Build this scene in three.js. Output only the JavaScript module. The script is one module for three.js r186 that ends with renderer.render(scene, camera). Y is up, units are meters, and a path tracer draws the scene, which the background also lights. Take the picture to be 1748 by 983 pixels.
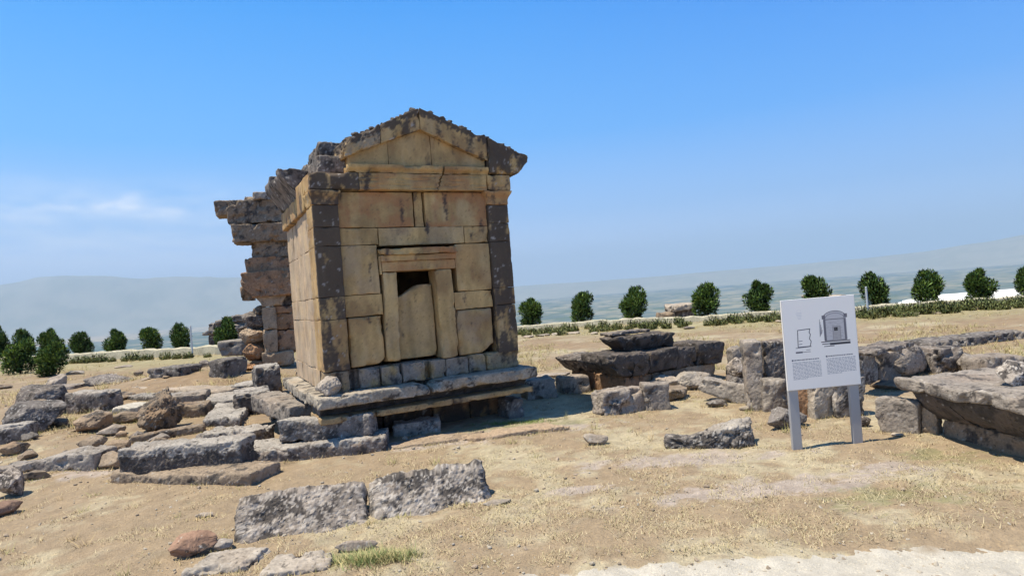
import * as THREE from 'three';
import { mergeGeometries } from 'three/addons/utils/BufferGeometryUtils.js';
import { createNoise3D } from 'simplex-noise';

// ------------------------------------------------------------------ camera, sky, sun, exposure
const scene = new THREE.Scene();
const EYE = 2.0, ROLL = 0.078, PITCH = 0.008, PXF = 1057.9;
const camera = new THREE.PerspectiveCamera((2 * Math.atan(491.5 / PXF) * 180) / Math.PI, 1748 / 983, 0.1, 90000);
camera.rotation.order = 'YXZ';
camera.position.set(0, EYE, 0);
camera.rotation.set(PITCH, 0, -ROLL);
camera.updateMatrixWorld(true);

const renderer = new THREE.WebGLRenderer({ antialias: true });
renderer.toneMapping = THREE.LinearToneMapping;
renderer.toneMappingExposure = 1.5;
renderer.shadowMap.enabled = true;

const SUN_EL = (70 * Math.PI) / 180, SUN_X = -0.972, SUN_Z = 0.235;
const sun = new THREE.DirectionalLight(new THREE.Color().setRGB(1.0, 0.91, 0.745), 4.9);
sun.name = 'sun';
sun.position.set(SUN_X * Math.cos(SUN_EL) * 80, Math.sin(SUN_EL) * 80, SUN_Z * Math.cos(SUN_EL) * 80 - 12);
sun.target.position.set(0, 0, -12);
sun.castShadow = true;
sun.shadow.radius = 1;
Object.assign(sun.shadow.camera, { left: -60, right: 60, top: 60, bottom: -60, near: 1, far: 200 });
scene.add(sun, sun.target);

const clamp = (x, a, b) => Math.min(b, Math.max(a, x));
const lerp = (a, b, t) => a + (b - a) * t;
const sstep = (a, b, x) => { const t = clamp((x - a) / (b - a), 0, 1); return t * t * (3 - 2 * t); };
function rng(seed) { let s = seed >>> 0; return () => { s = (s + 0x6d2b79f5) >>> 0; let t = Math.imul(s ^ (s >>> 15), 1 | s); t = (t + Math.imul(t ^ (t >>> 7), 61 | t)) ^ t; return ((t ^ (t >>> 14)) >>> 0) / 4294967296; }; }
const N3 = createNoise3D(rng(7));
const fbm = (x, y, z, o = 4) => { let s = 0, a = 0.5; for (let i = 0; i < o; i++) { s += a * N3(x, y, z); x = x * 2.03 + 11.3; y = y * 2.03 - 4.7; z = z * 2.03 + 7.9; a *= 0.5; } return s; };

{ // the sky: clear summer air, paler towards the horizon, thin cloud low on the left
  const W = 2048, H = 1024, data = new Float32Array(W * H * 4);
  const stops = [[0, 0.60, 0.70, 0.92], [3, 0.50, 0.63, 0.90], [7, 0.26, 0.45, 0.77], [14, 0.085, 0.33, 0.75], [26, 0.018, 0.225, 0.665], [50, 0.03, 0.12, 0.28], [90, 0.03, 0.085, 0.18]];
  for (let j = 0; j < H; j++) {
    const el = ((j + 0.5) / H - 0.5) * 180, e = Math.max(el, 0);
    let k = 0; while (k < stops.length - 2 && e > stops[k + 1][0]) k++;
    const A = stops[k], B = stops[k + 1], t = clamp((e - A[0]) / (B[0] - A[0]), 0, 1);
    for (let i = 0; i < W; i++) {
      const az = ((i + 0.5) / W - 0.5) * 2 * Math.PI, x = Math.cos(az), z = Math.sin(az), o = (j * W + i) * 4;
      const side = -x;                                    // towards the sun's side the air is a little brighter
      let r = lerp(A[1], B[1], t), g = lerp(A[2], B[2], t), b = lerp(A[3], B[3], t);
      const w = (side < 0 ? 0.34 + 0.2 * sstep(10, 26, e) : 0.22) * side * sstep(0, 8, e + 4);
      r *= 1 + w * 1.5; g *= 1 + w * 0.75; b *= 1 + w * 0.25;
      const a = (Math.atan2(x, -z) * 180) / Math.PI;       // azimuth, 0 = straight ahead, negative = left
      const veil = sstep(3, 6, e) * sstep(12.5, 8.5, e) * sstep(-14, -30, a) * sstep(-75, -50, a);
      const n = fbm(a * 0.09, e * 0.5, 3.1, 5), n2 = fbm(a * 0.35, e * 1.1, 9.1, 4);
      let c = veil * clamp(0.32 + 0.6 * n + 0.25 * n2, 0, 1) * 0.6;
      const streak = (aa, ee, wa, we) => Math.exp(-(((a - aa) / wa) ** 2) - (((e - ee) / we) ** 2));
      c += 0.55 * clamp(streak(-33.5, 9.1, 2.2, 0.45) * (1 + 1.3 * n2), 0, 1) + 0.4 * clamp(streak(-31.2, 9.55, 0.9, 0.5) * (1.1 + n2), 0, 1) + 0.22 * clamp(streak(-28.6, 8.6, 1.2, 0.5) * (1 + 1.5 * n2), 0, 1) + 0.25 * clamp(streak(-37.5, 8.6, 2.4, 0.6) * (1 + 1.2 * n2), 0, 1);
      c = clamp(c, 0, 0.85);
      data[o] = lerp(r, 0.70, c); data[o + 1] = lerp(g, 0.75, c); data[o + 2] = lerp(b, 0.85, c); data[o + 3] = 1;
    }
  }
  const sky = new THREE.DataTexture(data, W, H, THREE.RGBAFormat, THREE.FloatType);
  sky.mapping = THREE.EquirectangularReflectionMapping; sky.magFilter = THREE.LinearFilter; sky.needsUpdate = true;
  scene.background = sky; scene.environment = sky;
}
scene.fog = new THREE.FogExp2(new THREE.Color().setRGB(0.60, 0.81, 1.0), 0.000066);

// ------------------------------------------------------------------ names, labels, places
const used = new Map();
function numbered(name) { const n = used.get(name) ?? 0; used.set(name, n + 1); return n ? name + '_' + String(n).padStart(3, '0') : name; }
function tag(o, label, category, group) { o.userData.label = label; o.userData.category = category; if (group) o.userData.group = group; return o; }
function shade(m) { m.castShadow = m.receiveShadow = true; return m; }
function thing(name, label, category, pos = [0, 0, 0], turn = 0, group) {
  const g = new THREE.Group(); g.name = numbered(name); g.position.set(...pos); g.rotation.y = turn; scene.add(g); return tag(g, label, category, group);
}
function part(name, geo, mat, parent) { const m = shade(new THREE.Mesh(geo, mat)); m.name = name; parent.add(m); return m; }
function solo(name, geo, mat, label, category, group) { const m = shade(new THREE.Mesh(geo, mat)); m.name = numbered(name); scene.add(m); return tag(m, label, category, group); }
function struct(name, geo, mat, kind = 'structure') { const m = shade(new THREE.Mesh(geo, mat)); m.name = numbered(name); m.userData.kind = kind; scene.add(m); return m; }

const bump = (x, z, cx, cz, rx, rz) => Math.exp(-(((x - cx) / rx) ** 2) - (((z - cz) / rz) ** 2));
function groundY(x, z) {                                   // the plateau: almost level, a low mound behind the ruins on the left, falling away past the low wall
  const d = Math.hypot(x, z);
  let y = 0.035 * fbm(x * 0.35, 0, z * 0.35, 3) * sstep(2, 6, d) + 0.012 * N3(x * 2.1, 3, z * 2.1) + 0.006 * N3(x * 6.3, 5, z * 6.3);
  y += 0.55 * bump(x, z, -8.2, -18, 4.2, 3.6) + 0.1 * bump(x, z, -9, -11.5, 2.5, 1.6);
  y += 0.07 * fbm(x * 0.09, 2, z * 0.09, 2) * sstep(12, 25, d);
  return y;
}
const ray = (px, py) => new THREE.Vector3((px - 874) / PXF, -(py - 491.5) / PXF, -1).applyQuaternion(camera.quaternion);
function spotY(px, py, y) { const r = ray(px, py), t = (y - EYE) / r.y; return new THREE.Vector3(r.x * t, y, r.z * t); }
function spot(px, py) { let y = 0, p; for (let i = 0; i < 12; i++) { p = spotY(px, py, y); y = groundY(p.x, p.z); } p.y = y; return p; }
function at(px, py, depth) { const r = ray(px, py); return r.multiplyScalar(depth / -r.z).add(camera.position); }

// ------------------------------------------------------------------ textures (tileable fine grain; neutral, tinted by vertex colours)
function tileNoise(seed) {
  const R = rng(seed), T = new Float32Array(256 * 256).map(() => R());
  return (x, y, p) => {                                   // value noise, period p cells
    const xi = Math.floor(x), yi = Math.floor(y), fx = x - xi, fy = y - yi, u = fx * fx * (3 - 2 * fx), v = fy * fy * (3 - 2 * fy);
    const a = ((xi % p) + p) % p, b = (a + 1) % p, c = ((yi % p) + p) % p, d = (c + 1) % p;
    return lerp(lerp(T[c * 256 + a], T[c * 256 + b], u), lerp(T[d * 256 + a], T[d * 256 + b], u), v);
  };
}
function makeTex(size, f, srgb) {
  const d = new Uint8Array(size * size * 4);
  for (let j = 0; j < size; j++) for (let i = 0; i < size; i++) { const c = f(i / size, j / size), o = (j * size + i) * 4; d[o] = clamp(c[0], 0, 1) * 255; d[o + 1] = clamp(c[1], 0, 1) * 255; d[o + 2] = clamp(c[2], 0, 1) * 255; d[o + 3] = 255; }
  const t = new THREE.DataTexture(d, size, size); t.wrapS = t.wrapT = THREE.RepeatWrapping; t.magFilter = THREE.LinearFilter; t.minFilter = THREE.LinearMipmapLinearFilter; t.generateMipmaps = true;
  if (srgb) t.colorSpace = THREE.SRGBColorSpace; t.needsUpdate = true; return t;
}
const rep = (t, k) => { const c = t.clone(); c.repeat.set(k, k); c.needsUpdate = true; return c; };
const n1 = tileNoise(1), n2 = tileNoise(2), n3 = tileNoise(3);
const oct = (n, u, v, p, o) => { let s = 0, a = 0.5, w = 0; for (let i = 0; i < o; i++) { s += a * n(u * p, v * p, p); w += a; p *= 2; if (p > 256) break; a *= 0.6; } return s / w; };
const stoneTex = makeTex(1024, (u, v) => {                 // 1 m of weathered stone: fine mottling and small pits
  const a = oct(n1, u, v, 8, 6), b = oct(n2, u, v, 64, 3), pit = sstep(0.70, 0.82, oct(n3, u, v, 32, 3)), l = 0.72 + 0.36 * (a - 0.5) + 0.42 * (b - 0.5) - 0.3 * pit;
  return [l + 0.01, l, l - 0.012];
}, false);
const stoneBump = makeTex(1024, (u, v) => { const a = oct(n1, u, v, 8, 6), b = oct(n2, u, v, 64, 3), pit = sstep(0.68, 0.80, oct(n3, u, v, 32, 3)), l = 0.55 + 0.5 * (a - 0.5) + 0.35 * (b - 0.5) - 0.4 * pit; return [l, l, l]; }, false);
const wallTex = makeTex(1024, (u, v) => { const a = oct(n1, u, v, 4, 6), b = oct(n2, u, v, 64, 3), pit = sstep(0.76, 0.84, oct(n3, u, v, 48, 3)), l = 0.86 + 0.24 * (a - 0.5) + 0.16 * (b - 0.5) - 0.2 * pit; return [l + 0.01, l, l - 0.012]; }, false);
const soilTex = makeTex(1024, (u, v) => {                  // 1 m of trodden earth with straw and grit
  const a = oct(n1, u, v, 8, 6), b = oct(n3, u, v, 128, 2), s = oct(n2, u * 1, v * 1, 16, 5), grit = sstep(0.74, 0.8, b), straw = sstep(0.62, 0.7, oct(n2, u + 0.06 * a, v, 64, 2)) * sstep(0.45, 0.6, s);
  const l = 0.74 + 0.32 * (a - 0.5) + 0.28 * (b - 0.5) + 0.16 * straw - 0.1 * grit;
  return [l + 0.02 * straw, l, l - 0.05 * straw];
}, false);
const soilBump = makeTex(1024, (u, v) => { const l = 0.5 + 0.7 * (oct(n1, u, v, 8, 6) - 0.5) + 0.5 * (oct(n3, u, v, 128, 2) - 0.5); return [l, l, l]; }, false);
function stoneMat(k, bs, rough = 0.92) { return new THREE.MeshStandardMaterial({ vertexColors: true, map: rep(stoneTex, k), bumpMap: rep(stoneBump, k), bumpScale: bs, roughness: rough, metalness: 0 }); }
const M = {
  stone: stoneMat(1, 0.012), rock: stoneMat(0.8, 0.02), far: stoneMat(0.5, 0.02),
  wall: new THREE.MeshStandardMaterial({ vertexColors: true, map: rep(wallTex, 0.9), bumpMap: rep(stoneBump, 0.9), bumpScale: 0.004, roughness: 0.9 }),
  soil: new THREE.MeshStandardMaterial({ vertexColors: true, map: rep(soilTex, 0.7), bumpMap: rep(soilBump, 0.7), bumpScale: 0.02, roughness: 0.97 }),
  gravel: new THREE.MeshStandardMaterial({ vertexColors: true, map: rep(soilTex, 1.3), bumpMap: rep(soilBump, 1.3), bumpScale: 0.012, roughness: 0.95 }),
  land: new THREE.MeshStandardMaterial({ vertexColors: true, roughness: 1 }),
  leaf: new THREE.MeshStandardMaterial({ vertexColors: true, roughness: 0.6, side: THREE.DoubleSide }),
  bark: new THREE.MeshStandardMaterial({ color: new THREE.Color().setRGB(0.16, 0.12, 0.08), roughness: 0.9 }),
};

// ------------------------------------------------------------------ colours of stone: every entry writes linear r, g, b for a point
const mixc = (c, k, r, g, b) => { c[0] = lerp(c[0], r, k); c[1] = lerp(c[1], g, k); c[2] = lerp(c[2], b, k); };
function weathered({ base = [0.343, 0.297, 0.254], dark = 0.5, pale = 0.5, rust = 0.2, scale = 1, darkCol = [0.062, 0.053, 0.048], paleCol = [0.504, 0.463, 0.417] } = {}) {
  return (c, x, y, z) => {
    const X = x * scale, Y = y * scale, Z = z * scale, a = fbm(X * 1.4, Y * 1.4, Z * 1.4, 3), m = N3(X * 13, Y * 13, Z * 13), f = N3(X * 31, Y * 31, Z * 31);
    const v = 1 + 0.32 * a + 0.14 * m + 0.1 * f;
    c[0] = base[0] * v; c[1] = base[1] * v; c[2] = base[2] * v;
    mixc(c, rust * sstep(0.05, 0.5, fbm(X * 1.1 + 31, Y * 1.1, Z * 1.1, 3)), 0.33, 0.21, 0.12);
    const d = fbm(X * 2.6 + 9, Y * 2.6, Z * 2.6, 4) + 0.22 * m + 0.16 * f;
    mixc(c, 0.9 * sstep(0.62 - dark, 0.86 - dark, d), ...darkCol);
    const p = 0.5 * N3(X * 8 - 17, Y * 8, Z * 8) + 0.42 * N3(X * 21, Y * 21 + 5, Z * 21) + 0.24 * N3(X * 47, Y * 47 + 5, Z * 47) + 0.25 * fbm(X * 1.7, Y * 1.7 + 8, Z * 1.7, 2);
    mixc(c, 0.85 * sstep(0.95 - pale, 1.12 - pale, p), ...paleCol);
  };
}
const C = {
  lichen: weathered({ base: [0.363, 0.307, 0.259], dark: 0.66, pale: 0.84, rust: 0.2, darkCol: [0.060, 0.050, 0.045], paleCol: [0.605, 0.532, 0.460], scale: 1.25 }),
  grey: weathered({ base: [0.343, 0.297, 0.254], dark: 0.4, pale: 0.5, rust: 0.2 }),
  pale: weathered({ base: [0.464, 0.395, 0.322], dark: 0.16, pale: 0.42, rust: 0.25 }),
  dark: weathered({ scale: 1.35, base: [0.218, 0.187, 0.166], dark: 0.6, pale: 0.6, rust: 0.15 }),
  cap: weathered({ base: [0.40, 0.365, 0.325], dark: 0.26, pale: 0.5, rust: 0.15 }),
  black: weathered({ scale: 1.3, base: [0.126, 0.105, 0.092], dark: 0.62, pale: 0.36, rust: 0.1 }),
  brown: weathered({ base: [0.31, 0.235, 0.165], dark: 0.5, pale: 0.4, rust: 0.6 }),
  rustbrown: weathered({ base: [0.315, 0.195, 0.135], dark: 0.3, pale: 0.3, rust: 0.3 }),
  red: weathered({ base: [0.40, 0.24, 0.14], dark: 0.3, pale: 0.3, rust: 0.6 }),
  tan: weathered({ base: [0.444, 0.337, 0.235], dark: 0.12, pale: 0.3, rust: 0.4 }),
  orange: weathered({ base: [0.424, 0.243, 0.130], dark: 0.12, pale: 0.2, rust: 0.7 }),
};

// ------------------------------------------------------------------ stone shapes
const tmp = [0, 0, 0];
// A hewn block between two corners: worn edges, chips, an uneven skin; o.deform may bend it.
function blockGeo(x0, x1, y0, y1, z0, z1, o = {}) {
  const { seg = 0.03, r = 0.02, rough = 0.008, chip = 0.03, warp = 0.01, seed = 0, deform, color = C.grey, chipF = 3.2, roughF = 5 } = o;
  const L = [x1 - x0, y1 - y0, z1 - z0], lo = [x0, y0, z0], ss = seed * 3.71;
  const rr0 = Math.min(r, 0.45 * Math.min(...L));
  const lat = L.map((l) => { const n = Math.max(1, Math.min(110, Math.round((l - 2 * rr0) / seg))), a = [0, rr0 * 0.4]; for (let i = 0; i <= n; i++) a.push(rr0 + ((l - 2 * rr0) * i) / n); a.push(l - rr0 * 0.4, l); return a; });
  const n = lat.map((a) => a.length), ids = new Int32Array(n[0] * n[1] * n[2]).fill(-1), P = [], col = [];
  const cw = Math.max(0.02, chip * 2.2);
  const vertex = (i, j, k) => {
    const id = (i * n[1] + j) * n[2] + k;
    if (ids[id] >= 0) return ids[id];
    const p = [lat[0][i], lat[1][j], lat[2][k]], wx = p[0] + lo[0] + ss, wy = p[1] + lo[1] - ss * 0.7, wz = p[2] + lo[2] + ss * 1.3;
    const rr = Math.min(rr0 * clamp(1 + 0.9 * N3(wx * 2.4, wy * 2.4, wz * 2.4), 0.3, 1.9), 0.48 * Math.min(...L));
    const q = p.map((v, a) => clamp(v, rr, L[a] - rr)), d = p.map((v, a) => v - q[a]), len = Math.hypot(...d) || 1;
    const e = p.map((v, a) => { const s = v - L[a] / 2, g = Math.min(v, L[a] - v); return Math.sign(s) * Math.exp(-g / cw); }), el = Math.hypot(...e) || 1;
    const ds = p.map((v, a) => Math.min(v, L[a] - v)).sort((a, b) => a - b);
    const edge = 1 - sstep(0, cw * 1.5, ds[1]);
    const ch = chip * edge * sstep(0.05, 0.8, N3(wx * chipF, wy * chipF, wz * chipF) + 0.3 * N3(wx * chipF * 2.7, wy * chipF * 2.7, wz * chipF * 2.7));
    const ro = rough * (0.5 * fbm(wx * roughF, wy * roughF, wz * roughF, 4) + 0.22 * N3(wx * 18, wy * 18, wz * 18) + 0.16 * N3(wx * 41, wy * 41, wz * 41)) - ch;
    const w = (s) => warp * N3(wx * 0.9 + s, wy * 0.9 - s, wz * 0.9 + s * 2);
    const v = [0, 1, 2].map((a) => lo[a] + q[a] + (d[a] / len) * rr + (e[a] / el) * ro + w(a * 13.7));
    if (deform) deform(v);
    color(tmp, v[0] + ss, v[1] - ss * 0.7, v[2] + ss * 1.3, v);
    P.push(v[0], v[1], v[2]); col.push(tmp[0], tmp[1], tmp[2]);
    return (ids[id] = P.length / 3 - 1);
  };
  return quadsToGeo((face) => {
    for (let a = 0; a < 3; a++) {
      const u = (a + 1) % 3, v = (a + 2) % 3;
      for (const s of [0, n[a] - 1]) for (let i = 0; i < n[u] - 1; i++) for (let j = 0; j < n[v] - 1; j++) {
        const c = (ii, jj) => { const t = []; t[a] = s; t[u] = ii; t[v] = jj; return vertex(...t); };
        const A = c(i, j), B = c(i + 1, j), D = c(i + 1, j + 1), E = c(i, j + 1);
        s ? face(a, A, B, D, E) : face(a, A, E, D, B);
      }
    }
  }, P, col);
}
function quadsToGeo(emit, P, col) {                        // shared normals, a uv (in metres) of its own per side
  const quads = []; emit((a, A, B, D, E) => quads.push(a, A, B, D, E));
  const nv = P.length / 3, N = new Float32Array(nv * 3);
  const tri = (A, B, D) => {
    const ax = P[A * 3], ay = P[A * 3 + 1], az = P[A * 3 + 2], ux = P[B * 3] - ax, uy = P[B * 3 + 1] - ay, uz = P[B * 3 + 2] - az, vx = P[D * 3] - ax, vy = P[D * 3 + 1] - ay, vz = P[D * 3 + 2] - az;
    const x = uy * vz - uz * vy, y = uz * vx - ux * vz, z = ux * vy - uy * vx;
    for (const i of [A, B, D]) { N[i * 3] += x; N[i * 3 + 1] += y; N[i * 3 + 2] += z; }
  };
  for (let q = 0; q < quads.length; q += 5) { tri(quads[q + 1], quads[q + 2], quads[q + 3]); tri(quads[q + 1], quads[q + 3], quads[q + 4]); }
  const map = [new Int32Array(nv).fill(-1), new Int32Array(nv).fill(-1), new Int32Array(nv).fill(-1)], pos = [], nor = [], uv = [], cc = [], idx = [];
  const put = (a, i) => {
    if (map[a][i] >= 0) return map[a][i];
    const x = P[i * 3], y = P[i * 3 + 1], z = P[i * 3 + 2], l = Math.hypot(N[i * 3], N[i * 3 + 1], N[i * 3 + 2]) || 1;
    pos.push(x, y, z); nor.push(N[i * 3] / l, N[i * 3 + 1] / l, N[i * 3 + 2] / l); cc.push(col[i * 3], col[i * 3 + 1], col[i * 3 + 2]);
    a === 0 ? uv.push(z, y) : a === 1 ? uv.push(x, z) : uv.push(x, y);
    return (map[a][i] = pos.length / 3 - 1);
  };
  for (let q = 0; q < quads.length; q += 5) { const a = quads[q], A = put(a, quads[q + 1]), B = put(a, quads[q + 2]), D = put(a, quads[q + 3]), E = put(a, quads[q + 4]); idx.push(A, B, D, A, D, E); }
  const g = new THREE.BufferGeometry();
  g.setAttribute('position', new THREE.Float32BufferAttribute(pos, 3)); g.setAttribute('normal', new THREE.Float32BufferAttribute(nor, 3));
  g.setAttribute('uv', new THREE.Float32BufferAttribute(uv, 2)); g.setAttribute('color', new THREE.Float32BufferAttribute(cc, 3)); g.setIndex(idx);
  return g;
}
// A broken rock: a few split planes, softened, on a rough ball; half extents hx, hy, hz, resting on y = 0.
function rockGeo(hx, hy, hz, o = {}) {
  const { seg = 0.03, seed = 1, rough = 0.02, planes = 13, soft = 26, color = C.grey, deform, roughF = 4 } = o, R = rng(seed * 977 + 13), pl = [], ss = seed * 5.13;
  for (let i = 0; i < planes; i++) { const t = Math.acos(1 - 2 * ((i + 0.5) / planes)), f = i * 2.39996 + R() * 0.9, v = new THREE.Vector3(Math.sin(t + (R() - 0.5) * 0.5) * Math.cos(f), Math.cos(t + (R() - 0.5) * 0.5), Math.sin(t) * Math.sin(f)).normalize(); pl.push([v.x, v.y, v.z, 0.62 + 0.38 * R()]); }
  const n = clamp(Math.round((2 * Math.max(hx, hy, hz)) / seg), 6, 60), ids = new Map(), P = [], col = [];
  const vertex = (i, j, k) => {
    const id = (i * 128 + j) * 128 + k; if (ids.has(id)) return ids.get(id);
    const tn = (t) => Math.tan((t / n - 0.5) * Math.PI / 2);
    let x = tn(i), y = tn(j), z = tn(k); const l = Math.hypot(x, y, z); x /= l; y /= l; z /= l;
    let s = 0; for (const p of pl) { const d = x * p[0] + y * p[1] + z * p[2]; if (d > 0.02) s += Math.pow(d / p[3], soft); }
    const rad = Math.min(1.25, Math.pow(s, -1 / soft));
    const wx = x * rad * hx + ss, wy = y * rad * hy - ss, wz = z * rad * hz + ss * 0.6, k2 = 1 + (rough / Math.min(hx, hy, hz)) * (0.9 * fbm(wx * roughF, wy * roughF, wz * roughF, 4) + 0.25 * N3(wx * 22, wy * 22, wz * 22));
    const v = [x * rad * hx * k2, y * rad * hy * k2 + hy * 0.8, z * rad * hz * k2];
    P.push(...v); ids.set(id, P.length / 3 - 1); return P.length / 3 - 1;
  };
  const sides = (face) => {
    for (let a = 0; a < 3; a++) { const u = (a + 1) % 3, v = (a + 2) % 3; for (const s of [0, n]) for (let i = 0; i < n; i++) for (let j = 0; j < n; j++) { const c = (ii, jj) => { const t = []; t[a] = s; t[u] = ii; t[v] = jj; return vertex(...t); }; const A = c(i, j), B = c(i + 1, j), D = c(i + 1, j + 1), E = c(i, j + 1); s ? face(a, A, B, D, E) : face(a, A, E, D, B); } }
  };
  sides(() => {});                                         // shape first, then fit it to its half extents, then colour
  const lo = [1e9, 1e9, 1e9], hi = [-1e9, -1e9, -1e9]; for (let i = 0; i < P.length; i++) { lo[i % 3] = Math.min(lo[i % 3], P[i]); hi[i % 3] = Math.max(hi[i % 3], P[i]); }
  const H = [hx, hy, hz];
  for (let i = 0; i < P.length; i += 3) {
    const v = [0, 1, 2].map((k) => ((P[i + k] - lo[k]) / (hi[k] - lo[k]) - (k === 1 ? 0 : 0.5)) * 2 * H[k]);
    if (deform) deform(v);
    color(tmp, v[0] + ss, v[1] - ss, v[2] + ss * 0.6, v);
    P[i] = v[0]; P[i + 1] = v[1]; P[i + 2] = v[2]; col.push(tmp[0], tmp[1], tmp[2]);
  }
  return quadsToGeo(sides, P, col);
}
const segFor = (d) => clamp(0.0021 * d, 0.012, 0.09);

// ------------------------------------------------------------------ the ground, the plain far below, hills
const WALLPX = [[-120, 629], [118, 617], [373, 605], [890, 564], [1095, 553], [1340, 541], [1495, 532], [1790, 512]];   // foot of the low wall
const wallY = (px) => { let k = 0; while (k < WALLPX.length - 2 && px > WALLPX[k + 1][0]) k++; const [a, b] = [WALLPX[k], WALLPX[k + 1]]; return lerp(a[1], b[1], (px - a[0]) / (b[0] - a[0])); };
const LINE = WALLPX.map(([x, y]) => { const p = spotY(x, y, 0); return [p.x, p.z - 2.3]; }); LINE.unshift([LINE[0][0] - 60, LINE[0][1] - 12]); LINE.push([LINE[LINE.length - 1][0] + 60, LINE[LINE.length - 1][1] + 6]);   // the row of bushes behind it
const lineZ = (x) => { let k = 0; while (k < LINE.length - 2 && x > LINE[k + 1][0]) k++; const [a, b] = [LINE[k], LINE[k + 1]]; return lerp(a[1], b[1], clamp((x - a[0]) / (b[0] - a[0]), 0, 1)); };
const fallen = (x, z) => { const over = lineZ(x) - 0.4 - z; return over > 0 ? -0.6 * over * over / (1 + over) : 0; };
function polar(r0, r1, k, a0, a1, da, height, color) {
  const rings = Math.ceil(Math.log(r1 / r0) / k), cols = Math.ceil((a1 - a0) / da), pos = [], col = [], uv = [], idx = [], c = [0, 0, 0];
  for (let i = 0; i <= rings; i++) {
    const r = r0 * Math.pow(r1 / r0, i / rings);
    for (let j = 0; j <= cols; j++) {
      const a = lerp(a0, a1, j / cols), x = Math.sin(a) * r, z = -Math.cos(a) * r, y = height(x, z, r, a);
      pos.push(x, y, z); uv.push(x, z); color(c, x, z, r, a, y); col.push(...c);
      if (i < rings && j < cols) { const p = i * (cols + 1) + j; idx.push(p, p + 1, p + cols + 2, p, p + cols + 2, p + cols + 1); }
    }
  }
  const g = new THREE.BufferGeometry();
  g.setAttribute('position', new THREE.Float32BufferAttribute(pos, 3)); g.setAttribute('color', new THREE.Float32BufferAttribute(col, 3)); g.setAttribute('uv', new THREE.Float32BufferAttribute(uv, 2)); g.setIndex(idx); g.computeVertexNormals();
  return g;
}
const GREY = [[1.7, -6.9, 1.25, 0.26], [2.3, -5.75, 1.2, 0.3], [3.6, -6.1, 0.35, 0.25], [0.55, -6.2, 0.35, 0.14], [-1.0, -8.7, 0.9, 0.4], [0.4, -9.0, 0.9, 0.25], [-5.5, -8.5, 1.2, 0.35], [-6.3, -9.2, 0.8, 0.5]];
const GREEN = [[0.3, -9.3, 0.9, 0.22], [-0.9, -9.3, 0.5, 0.2], [4.3, -6.3, 0.5, 0.3], [-1.35, -4.95, 0.35, 0.2], [3.2, -5.4, 0.9, 0.35]];
function soilColor(c, x, z, r) {
  const a = fbm(x * 0.5, 1, z * 0.5, 4), b = fbm(x * 2.3, 5, z * 2.3, 4), f = N3(x * 11, 2, z * 11), f2 = N3(x * 27, 4, z * 27);
  const straw = sstep(-0.15, 0.35, a * 0.9 + b * 0.7 + lerp(-0.3, 0.12, sstep(-2.2, -0.8, x)));
  c[0] = lerp(0.365, 0.50, straw); c[1] = lerp(0.272, 0.425, straw); c[2] = lerp(0.172, 0.285, straw);
  mixc(c, 0.85 * sstep(-0.3, 0.2, fbm(x * 0.22 + 40, 3, z * 0.3, 3) + 0.15 * b) * sstep(9, 15, r), 0.32, 0.22, 0.128);                          // redder earth further back
  mixc(c, 0.7 * sstep(0.2, 0.45, b * 0.8 + 0.3 * f), 0.335, 0.258, 0.175);
  for (const [gx, gz, rx, rz] of GREY) { const k = 1.15 - Math.hypot((x - gx) / rx, (z - gz) / rz) + 0.9 * b + 0.2 * f; mixc(c, 0.85 * sstep(0.1, 0.5, k), 0.45 + 0.05 * f, 0.375 + 0.05 * f, 0.325 + 0.05 * f); }
  for (const [gx, gz, rx, rz] of GREEN) { const k = 1.05 - Math.hypot((x - gx) / rx, (z - gz) / rz) + 1.0 * b + 0.5 * f; mixc(c, 0.55 * sstep(0.15, 0.7, k), 0.20, 0.205, 0.075); }
  const strip = lineZ(x) + 5 - z; mixc(c, 0.6 * sstep(-3, 2, -Math.abs(strip) + 2.5 + 3 * b), 0.40, 0.37, 0.19);                          // dry herbs along the wall
  const v = 1 + 0.1 * f + 0.09 * f2; c[0] *= v; c[1] *= v; c[2] *= v;
}
const gh = (x, z) => groundY(x, z) + fallen(x, z);
const groundGeo = mergeGeometries([
  polar(3.4, 100, 0.0066, -0.86, 0.86, 0.0062, gh, soilColor),
  polar(3.4, 100, 0.05, 0.86, 2 * Math.PI - 0.86, 0.05, (x, z) => groundY(x, z), soilColor),
  polar(0.01, 3.4, 0.25, -Math.PI, Math.PI, 0.06, (x, z) => groundY(x, z), soilColor),
]);
struct('ground', groundGeo, M.soil);

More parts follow.
